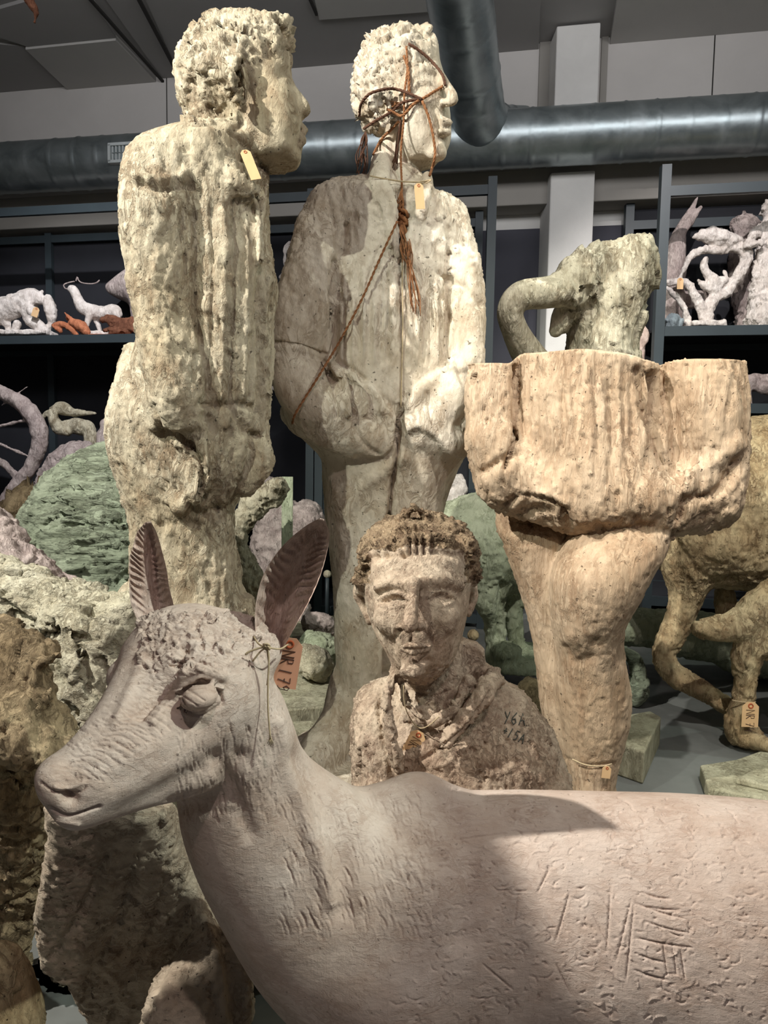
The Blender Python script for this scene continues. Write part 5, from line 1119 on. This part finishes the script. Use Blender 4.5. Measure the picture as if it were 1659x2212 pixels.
# lower left shelf
z2 = 0.88; DB = 6.55
quick('arch_sculpture', 'pale pierced wooden arch with spokes, cropped by the left edge', 'sculpture', M['pinkish'], 0.012, [('tube', [(-60,845,DB,12),(0,872,DB,14),(50,900,DB,17),(82,945,DB,18),(85,990,DB,16),(66,1035,DB,14),(35,1075,DB,14),(5,1115,DB,13)]), ('tube', [(-40,1010,DB,7),(0,1020,DB,8),(30,1048,DB,8),(55,1065,DB,8)]), ('tube', [(-20,950,DB,4),(70,930,DB,4)]), ('tube', [(-20,975,DB,3),(60,1010,DB,3)]), ('tube', [(5,900,DB,2.5),(60,860,DB,2.5)])], z2, [(18, 0.015)], k=0.01)
a = P(30, 1058, DB-0.14); tagcard(a, 0.055, 0.085, 5, M['tagcard'], None, 'small orange tag hanging from the pierced arch', grp='blank tags')
quick('boar_sculpture', 'grey pink plaster boar lying with lowered snout on the left shelf', 'sculpture', M['pinkish'], 0.011, [('tube', [(192,985,DB,16),(172,990,DB,28),(140,1015,DB,36),(112,1050,DB,32),(85,1085,DB,20),(56,1104,DB,9)]), ('ell', 110,1085,DB,40,40,26), ('tube', [(165,1030,DB,24),(150,1090,DB,24)])], z2, [(14, 0.02), (34, 0.01, RG)])
quick('bird_sculpture', 'brown and white plaster bird with a bent beak above the boar', 'sculpture', M['hairy'], 0.009, [('tube', [(82,925,DB+.15,6),(98,912,DB+.15,5),(112,905,DB+.15,7),(118,925,DB+.15,12),(128,940,DB+.15,14),(146,948,DB+.15,10)]), ('tube', [(112,898,DB+.2,5),(135,898,DB+.2,14),(160,906,DB+.2,9),(206,908,DB+.2,3)]), ('tube', [(146,935,DB+.2,13),(175,938,DB+.2,18),(195,955,DB+.2,14),(200,1100,DB+.2,18)])], z2, [(20, 0.014)], k=0.01)
quick('round_sculpture', 'grey rounded form half hidden behind the left man on the shelf', 'sculpture', M['pinkish'], 0.011, [('ell', 232,970,DB+.2,24,24,40), ('ell', 226,928,DB+.2,10,10,12), ('tube', [(232,990,DB+.2,22),(232,1090,DB+.2,24)])], z2, [(14, 0.012)])
# middle bay
DM = wd(620, -0.6)
quick('skeletal_sculpture', 'thin white skeletal figurine with a hoop, between the two men', 'sculpture', M['white'], 0.008, [('tube', [(618,590,DM,9),(614,604,DM,10),(618,625,DM,4),(614,655,DM,12),(606,680,DM,8),(600,720,DM,6),(600,836,DM,5)]), ('tube', [(618,585,DM,3),(616,540,DM,4),(628,522,DM,4),(640,536,DM,4),(638,580,DM,4),(634,640,DM,4),(632,700,DM,5)]), ('tube', [(625,655,DM,8),(640,690,DM,6),(640,836,DM,5)]), ('slab', [(590,834),(655,834),(655,842),(590,842)], DM, 0.08, dict(edge=0.005))], SHL['zsM'], [(25, 0.02)], k=0.008)
DN = wd(985, -0.6)
quick('pink_sculpture', 'small pinkish white plaster group seen beside the green animal', 'sculpture', M['white'], 0.012, [('tube', [(962,1075,DN,12),(975,1060,DN,16),(992,1075,DN,16),(985,1105,DN,22)]), ('tube', [(978,1100,DN,22),(985,1120,DN,26)])], 0.88-0.0, [(16, 0.04)], k=0.015)
# right shelf
DR_ = wd(1540, -0.62); zr = SHL['zR1']
ops = [('tube', [(1468,596,DR_,4),(1479,573,DR_,5),(1493,549,DR_,7),(1521,535,DR_,8),(1550,536,DR_,8),(1582,530,DR_,10),(1604,533,DR_,13),(1613,552,DR_,12),(1604,575,DR_,12),(1588,600,DR_,12),(1570,625,DR_,11),(1545,640,DR_,12),(1532,660,DR_,11),(1530,702,DR_,13)]),
       ('tube', [(1440,606,DR_,5),(1478,606,DR_,9),(1497,627,DR_,9),(1513,657,DR_,10),(1526,690,DR_,12)]), ('tube', [(1441,617,DR_-.04,4),(1469,645,DR_-.04,6),(1483,678,DR_-.04,7),(1490,700,DR_-.04,8)]),
       ('tube', [(1500,508,DR_,4),(1520,503,DR_,13),(1548,508,DR_,20),(1578,516,DR_,16),(1603,515,DR_,7)]), ('tube', [(1524,555,DR_,7),(1520,570,DR_,8),(1530,590,DR_,9),(1545,608,DR_,15),(1560,605,DR_,12)]), ('tube', [(1508,600,DR_,3),(1520,610,DR_,7),(1545,622,DR_,12)]), ('tube', [(1563,580,DR_,3),(1572,595,DR_,3.5),(1575,612,DR_,5)]), ('slab', [(1483,692),(1554,692),(1556,704),(1483,704)], DR_, 0.12, dict(edge=0.01))]
quick('ring_sculpture', 'white plaster group of a fish and seated figure in a branching ring', 'sculpture', M['white'], 0.008, ops, zr, [(22, 0.022, dict(octs=3))], k=0.012)
a = P(1470, 600, DR_-0.12); tagcard(a, 0.05, 0.09, 0, M['tagcard'], None, 'orange tag hanging on the branching white ring', grp='blank tags')
DQ = DR_+0.18
quick('limb_sculpture', 'pinkish plaster leg pointing upward with crossed feet behind the shelf post', 'sculpture', M['pinkish'], 0.009, [('tube', [(1455,660,DQ,22),(1455,600,DQ,24),(1459,550,DQ,21),(1463,515,DQ,16),(1474,480,DQ,9),(1493,448,DQ,7),(1507,420,DQ,3)]), ('tube', [(1470,496,DQ-.03,11),(1486,478,DQ-.03,9),(1500,458,DQ-.03,7),(1513,441,DQ-.03,5)]), ('tube', [(1455,640,DQ,24),(1455,700,DQ,20)]), ('tube', [(1490,640,DQ,20),(1530,640,DQ,18)])], zr, [(12, 0.012)], k=0.01)
quick('stone', 'blue grey faceted stone standing at the left end of the right shelf', 'stone', plaster('blue_grey_plaster', (130,142,148), (160,170,174), (96,104,108), fs=2), 0.009, [('ell', 1455,684,DR_-.05,18,16,16, dict(p=3.0, rot=(0,25,20)))], zr, [(14, 0.02, RG)])
quick('standing_figure_sculpture', 'white plaster woman in a long robe at the right end of the shelf', 'sculpture', M['white'], 0.010, [('ell', 1656,470,DR_,12,13,18), ('tube', [(1656,488,DR_,9),(1658,520,DR_,20),(1655,560,DR_,20),(1650,620,DR_,24),(1646,702,DR_,32)]), ('tube', [(1640,512,DR_,10),(1622,530,DR_-.05,8),(1618,545,DR_-.08,7),(1640,542,DR_-.1,7)]), ('tube', [(1690,512,DR_,10),(1710,560,DR_,8)])], zr, [(22, 0.025, RG)], k=0.015)
quick('round_head_sculpture', 'rough round pinkish head and body behind the robed white woman', 'sculpture', M['pinkish'], 0.011, [('ell', 1607,478,DQ+.1,27,26,26), ('tube', [(1600,500,DQ+.1,14),(1598,560,DQ+.1,22),(1608,620,DQ+.1,26),(1615,700,DQ+.1,20)]), ('tube', [(1632,470,DQ+.1,10),(1650,480,DQ+.1,10)])], zr, [(16, 0.03, RG)])
DS = wd(1640, -0.7); 
quick('piglet_sculpture', 'small brown and white plaster animal standing on the lower right shelf', 'sculpture', M['pinkish'], 0.009, [('tube', [(1596,842,DS,16),(1612,826,DS,20),(1640,824,DS,18),(1680,828,DS,20)]), ('tube', [(1648,832,DS-.05,16),(1668,840,DS-.05,12)]), ('tube', [(1615,840,DS-.04,7),(1620,868,DS-.04,6)]), ('tube', [(1680,840,DS-.04,7),(1680,868,DS-.04,6)])], SHL['zR2'], [(16, 0.02)], k=0.012)
DT = wd(1385, -0.75)
quick('wedge_sculpture', 'pink plaster wedge showing beside the hair of the seated back figure', 'sculpture', M['ear_pink'], 0.010, [('slab', [(1372,735),(1388,700),(1402,725),(1396,742),(1378,760)], DT, 0.05, dict(edge=0.01)), ('tube', [(1380,750,DT,12),(1380,900,DT,12)])], None, [(18, 0.01)])
o, s = quick('fragment_sculpture', 'red and white broken fragment on the floor by the right shelving', 'sculpture', M['ear_pink'], 0.010, [('ell', 1370,1320,5.5,12,14,30), ('ell', 1376,1335,5.5,9,12,12)], 0.0, [(14, 0.02, RG)])
# ---- dark cast hand hanging from the ceiling at the upper left
D0 = 3.6; ops = [('tube', [(48,-60,D0,10),(55,-20,D0,11),(66,5,D0,9),(75,18,D0,7)]), ('tube', [(72,14,D0,6),(77,28,D0,3.5),(75,48,D0,3)]), ('tube', [(68,12,D0,4),(80,24,D0,3),(82,32,D0,2.5)])]
h_, s = quick('arm_sculpture', 'small dark brown arm with dangling fingers hanging at the upper left', 'sculpture', M['brownclay'], 0.007, ops, None, [(30, 0.008)], k=0.01)
a = P(48, -60, D0); m = MB().tube([tuple(a), (a[0], a[1], CEIL)], 0.003, 6); tag(m.build('hanging_wire', M['dark']), 'thin wire holding the small dark arm to the ceiling', 'wire')

# ---- added unseen plaster figure left of frame, put there to shade the doe's head
ops = [('wel', (-1.22, 0.77, 2.20), (0.12, 0.14, 0.16)), ('cone', (-1.22, 0.77, 1.25), (-1.22, 0.77, 1.95), 0.18, 0.18, dict(fy=1.1)), ('cone', (-1.22, 0.77, 0.1), (-1.22, 0.77, 1.2), 0.14, 0.2), ('cone', (-1.22, 0.51, 1.2), (-1.22, 0.49, 1.95), 0.07, 0.09)]
quick('shadow_blocker_figure', 'added blocker figure, unseen beyond the left edge, shading the head of the doe', 'sculpture', M['man_back'], 0.02, ops, 0.0, [(8, 0.02)], k=0.06)
# ================================================================== twine, strings and number tags
def snap(b, pts, off, n, bridge=True):
    """points of the photo laid onto the sculpture, standing off the surface"""
    q = spline(pts, n) if len(pts) > 2 else np.array([np.array(pts[0])*(1-t)+np.array(pts[1])*t for t in np.linspace(0, 1, n)]); out = []; last = None
    for x, y in q:
        h = hit(b, x, y, off)
        if h is None and last is not None: h = Vector(P(x, y, last.y))
        if h is not None: out.append(h); last = h
    if bridge and len(out) > 4:          # pull taut: no sudden jumps in depth
        ys = np.array([p.y for p in out])
        for _ in range(2):
            k = np.array([ys[max(0, i-2):i+3].min() for i in range(len(ys))]); ys = np.convolve(np.pad(k, 2, 'edge'), np.ones(5)/5, 'valid')
        res = []
        for p, y in zip(out, ys):
            t = (y-C0[1])/(p.y-C0[1]); res.append(Vector(C0)+(p-Vector(C0))*t)
        out = res
    return out
def twisted(path, r, strands=3, pitch=None, mb=None):
    mb = mb or MB(); pitch = pitch or r*9; p = [Vector(q) for q in path]; cum = [0]
    for i in range(1, len(p)): cum.append(cum[-1]+(p[i]-p[i-1]).length)
    n = max(6, int(cum[-1]/(pitch/6))); n = min(n, 400); s_ = np.linspace(0, cum[-1], n)
    X = np.array([[np.interp(t, cum, [q[k] for q in p]) for k in range(3)] for t in s_])
    for j in range(strands):
        out = []
        for i in range(n):
            t = Vector(X[min(i+1, n-1)]-X[max(i-1, 0)]).normalized(); u = t.cross(Vector((0.1, 1, 0.2))).normalized(); v = t.cross(u); a = s_[i]/pitch*6.283+j*6.283/strands
            out.append(Vector(X[i])+(u*math.cos(a)+v*math.sin(a))*r*0.5)
        mb.tube(out, r*0.55, 6)
    return mb
def fibres(start, end, n, spread, r, mb, sag=0.0, rnd=random.Random(3)):
    for i in range(n):
        a = Vector(start); e = Vector(end)+Vector((rnd.uniform(-spread, spread), rnd.uniform(-spread, spread)*0.5, rnd.uniform(-spread, spread)*1.6))
        m1 = a.lerp(e, 0.35)+Vector((rnd.uniform(-1, 1), rnd.uniform(-.4, .4), 0))*spread*0.5; m2 = a.lerp(e, 0.7)+Vector((rnd.uniform(-1, 1), rnd.uniform(-.4, .4), 0))*spread*0.7
        mb.tube([tuple(q) for q in spline([tuple(a), tuple(m1), tuple(m2), tuple(e)], 12)], r, 5)
    return mb
B2 = b_man_tied
tw = root('twine', tuple(hit(B2, 865, 430, 0.01) or P(865, 430, 3.1)), 'brown frayed twine wound round the head and chest of the tied man', 'twine')
wraps = [[(776,252),(780,225),(800,202),(838,192),(865,195),(890,205),(912,215)], [(912,214),(935,200),(957,186)], [(912,218),(925,250),(935,290),(940,330),(935,358),(928,380)],
         [(786,278),(810,262),(845,242),(868,222),(905,214)], [(905,216),(890,228),(868,250),(845,240),(836,236)], [(878,100),(880,150),(874,200),(872,260),(866,330),(868,400),(868,462)], [(882,95),(900,105),(930,130),(955,160),(962,185)],
         [(862,262),(845,280),(825,300),(806,335)], [(872,120),(882,150),(884,200)]]
for i, w_ in enumerate(wraps):
    path = snap(B2, w_, 0.012, 40)
    if len(path) > 3: twisted(path, 0.0062 if i != 5 else 0.005, 3).build('twine_turn', M['twine'] if i % 3 else M['twine_dark'], tw, True)
k0 = hit(B2, 866, 470, 0.03) or Vector(P(866, 470, 3.0))
m = MB()
for j in range(5): m.tube([tuple(k0+Vector((0.028*math.cos(a+j), -0.012*math.sin(a*2), 0.03*math.sin(a+j*0.6)))) for a in np.linspace(0, 5.6, 16)], 0.0065, 6)
m.build('knot', M['twine'], tw, True)
f_ = lambda x, y, o=0.02: Vector(hit(B2, x, y, o) or P(x, y, 3.05))
m = MB(); fibres(k0, f_(880, 560, 0.04), 16, 0.022, 0.0022, m); fibres(f_(880, 545, 0.04), f_(898, 665, 0.02), 14, 0.022, 0.0020, m); fibres(k0+Vector((0, 0, 0.11)), k0, 10, 0.03, 0.003, m); m.build('frayed_tail', M['twine'], tw, True)
m = MB(); a = P(790, 284, 3.12); fibres(a, P(774, 368, 3.12), 12, 0.03, 0.0024, m); m.build('frayed_end', M['twine_dark'], tw, True)
m = MB(); fibres(f_(866, 255, 0.02), f_(852, 360, 0.015), 9, 0.015, 0.0022, m); m.build('frayed_end', M['twine_dark'], tw, True)
m = MB(); fibres(f_(866, 222, 0.02), f_(838, 236, 0.02), 8, 0.02, 0.002, m); m.build('frayed_end', M['twine'], tw, True)
path = snap(B2, [(858,478),(820,560),(780,650),(735,735),(690,810),(640,890),(631,915)], 0.02, 50); twisted(path, 0.0055, 2).build('diagonal_cord', M['twine'], tw, True)
st = root('string', tuple(f_(868, 560)), 'thin pale string hanging down the jacket opening of the tied man', 'string')
MB().tube([tuple(q) for q in snap(B2, [(869,500),(869,600),(870,700),(868,800),(866,880)], 0.012, 40)], 0.003, 6).build('string_line', M['string'], st, True)
st = root('string', tuple(f_(860, 385)), 'thin tan string looped round the collar of the tied man', 'string')
MB().tube([tuple(q) for q in snap(B2, [(799,380),(830,386),(870,392),(905,393),(930,389),(918,396),(902,394)], 0.008, 40)], 0.003, 6).build('string_line', M['string'], st, True)
a = Vector(P(904, 396, min(f_(904, 398).y, f_(908, 430).y, f_(908, 446).y)-0.015)); tagcard(a, 0.037, 0.10, 6, M['tagcard'], None, 'narrow pale tag at the collar of the tied man', grp=None, normal=(0.2, -1, 0.0))
# tag at the collar of the man seen from behind
a = Vector(hit(b_man_back, 528, 335, 0.03) or P(528, 335, 2.4)); a = Vector(P(528, 324, a.y)); tagcard(a, 0.036, 0.118, 18, M['tagcard'], None, 'pale folded tag on the collar of the man seen from behind', grp=None, normal=(0.3, -1, 0.35))
# ear tag and string of the doe
BD = b_deer
st = root('string', tuple(P(580, 1395, 0.97)), 'tan string knotted round the ear of the doe with loose ends', 'string')
m = MB(); m.tube([tuple(P(x, y, d)) for x, y, d in spline([(548,1375,1.0),(560,1392,0.97),(578,1398,0.955),(604,1402,0.97),(622,1392,1.0)], 20)], 0.0013, 6)
m.tube([tuple(P(x, y, d)) for x, y, d in spline([(577,1396,0.955),(581,1420,0.95),(579,1470,0.95),(579,1530,0.95),(584,1596,0.95)], 24)], 0.0014, 6); m.tube([tuple(P(x, y, 0.953)) for x, y in spline([(576,1398),(581,1440),(577,1480)], 12)], 0.0013, 6)
m.tube([tuple(P(x, y, 0.952)) for x, y in spline([(578,1397),(560,1400),(538,1408),(530,1414)], 12)], 0.0016, 6); m.tube([tuple(P(x, y, 0.952)) for x, y in spline([(576,1398),(562,1408),(546,1428)], 12)], 0.0014, 6)
for j in range(3): m.tube([tuple(P(576+7*math.cos(a_+j), 1397+6*math.sin(a_+j*2), 0.95+0.004*math.sin(a_))) for a_ in np.linspace(0, 6, 12)], 0.0014, 5)
for j in range(5): m.tube([tuple(P(584, 1590, 0.95)), tuple(P(578+j*3, 1612-abs(j-2)*3, 0.95))], 0.0008, 4)
m.build('string_line', M['string'], st, True)
tagcard(P(629, 1378, 1.06), 0.040, 0.079, -9, M['tagorange'], None, 'large orange tag with pencilled number behind the ear of the doe', grp=None, text='NR 179.', ts=0.020, normal=(0.1, -1, 0.05))
# bust: string, tag and marker writing
BB = b_bust
st = root('string', tuple(hit(BB, 900, 1560, 0.01)), 'thin beige cord round the neck of the bust holding its tag', 'string')
MB().tube([tuple(q) for q in snap(BB, [(872,1480),(874,1520),(885,1550),(905,1572),(925,1568),(948,1548)], 0.006, 30)], 0.0013, 6).build('string_line', M['string'], st, True)
a = Vector(hit(BB, 908, 1580, 0.012)); tagcard(a, 0.034, 0.074, -27, M['tagcard'], None, 'manila tag with a pencilled number on the chest of the bust', grp=None, text='NR 174.', ts=0.020, normal=(-0.05, -1, 0.12))
def mark(b, px, py, h_px, txt, ang, name):
    m = MB(); a = math.radians(ang)
    for s_ in write(txt, h_px):
        pts = []
        for x, y in s_:
            X, Y = px+x*math.cos(a)-(-y)*math.sin(a), py+x*math.sin(a)+(-y)*math.cos(a); h = hit(b, X, Y, 0.0026)
            if h: pts.append(h)
        if len(pts) > 1:
            q = []
            for i in range(len(pts)-1):
                for t in (0, .25, .5, .75): q.append(pts[i].lerp(pts[i+1], t))
            q.append(pts[-1]); m.tube(q, 0.0012, 5)
    return m.build(name, M['inkblack'], bust, True)
mark(BB, 1090, 1550, 26, 'Y6A.', 6, 'marker_writing'); mark(BB, 1088, 1577, 21, '+15A', 24, 'marker_writing')
# hound tag and string, torso ankle string and tag
st = root('string', tuple(P(1610, 1515, 3.3)), 'thin string tied round the foreleg of the tan animal', 'string')
m = MB(); m.tube([tuple(q) for q in snap(b_hound, [(1578,1512),(1600,1516),(1625,1518),(1632,1516)], 0.006, 20)], 0.003, 5); m.build('string_line', M['string'], st, True)
a = hit(b_hound, 1612, 1522, 0.02); a = Vector(P(1622, 1516, a.y-0.02)) if a else Vector(P(1622, 1516, 3.3)); tagcard(a, 0.082, 0.125, -1, M['tagcard'], None, 'orange tag with pencilled number on the tan animal leg at the right', grp=None, text='NR 74.', ts=0.042, normal=(0, -1, 0.05))
st = root('string', tuple(hit(b_torso, 1290, 1650, 0.01) or P(1290, 1650, 2.9)), 'thin string round the ankle of the headless torso', 'string')
MB().tube([tuple(q) for q in snap(b_torso, [(1236,1640),(1265,1652),(1300,1655),(1322,1650)], 0.008, 20)], 0.003, 5).build('string_line', M['string'], st, True)
a = hit(b_torso, 1312, 1655, 0.02)
if a: tagcard(a, 0.035, 0.05, -6, M['tagcard'], None, 'small tag at the ankle of the headless torso', grp=None)
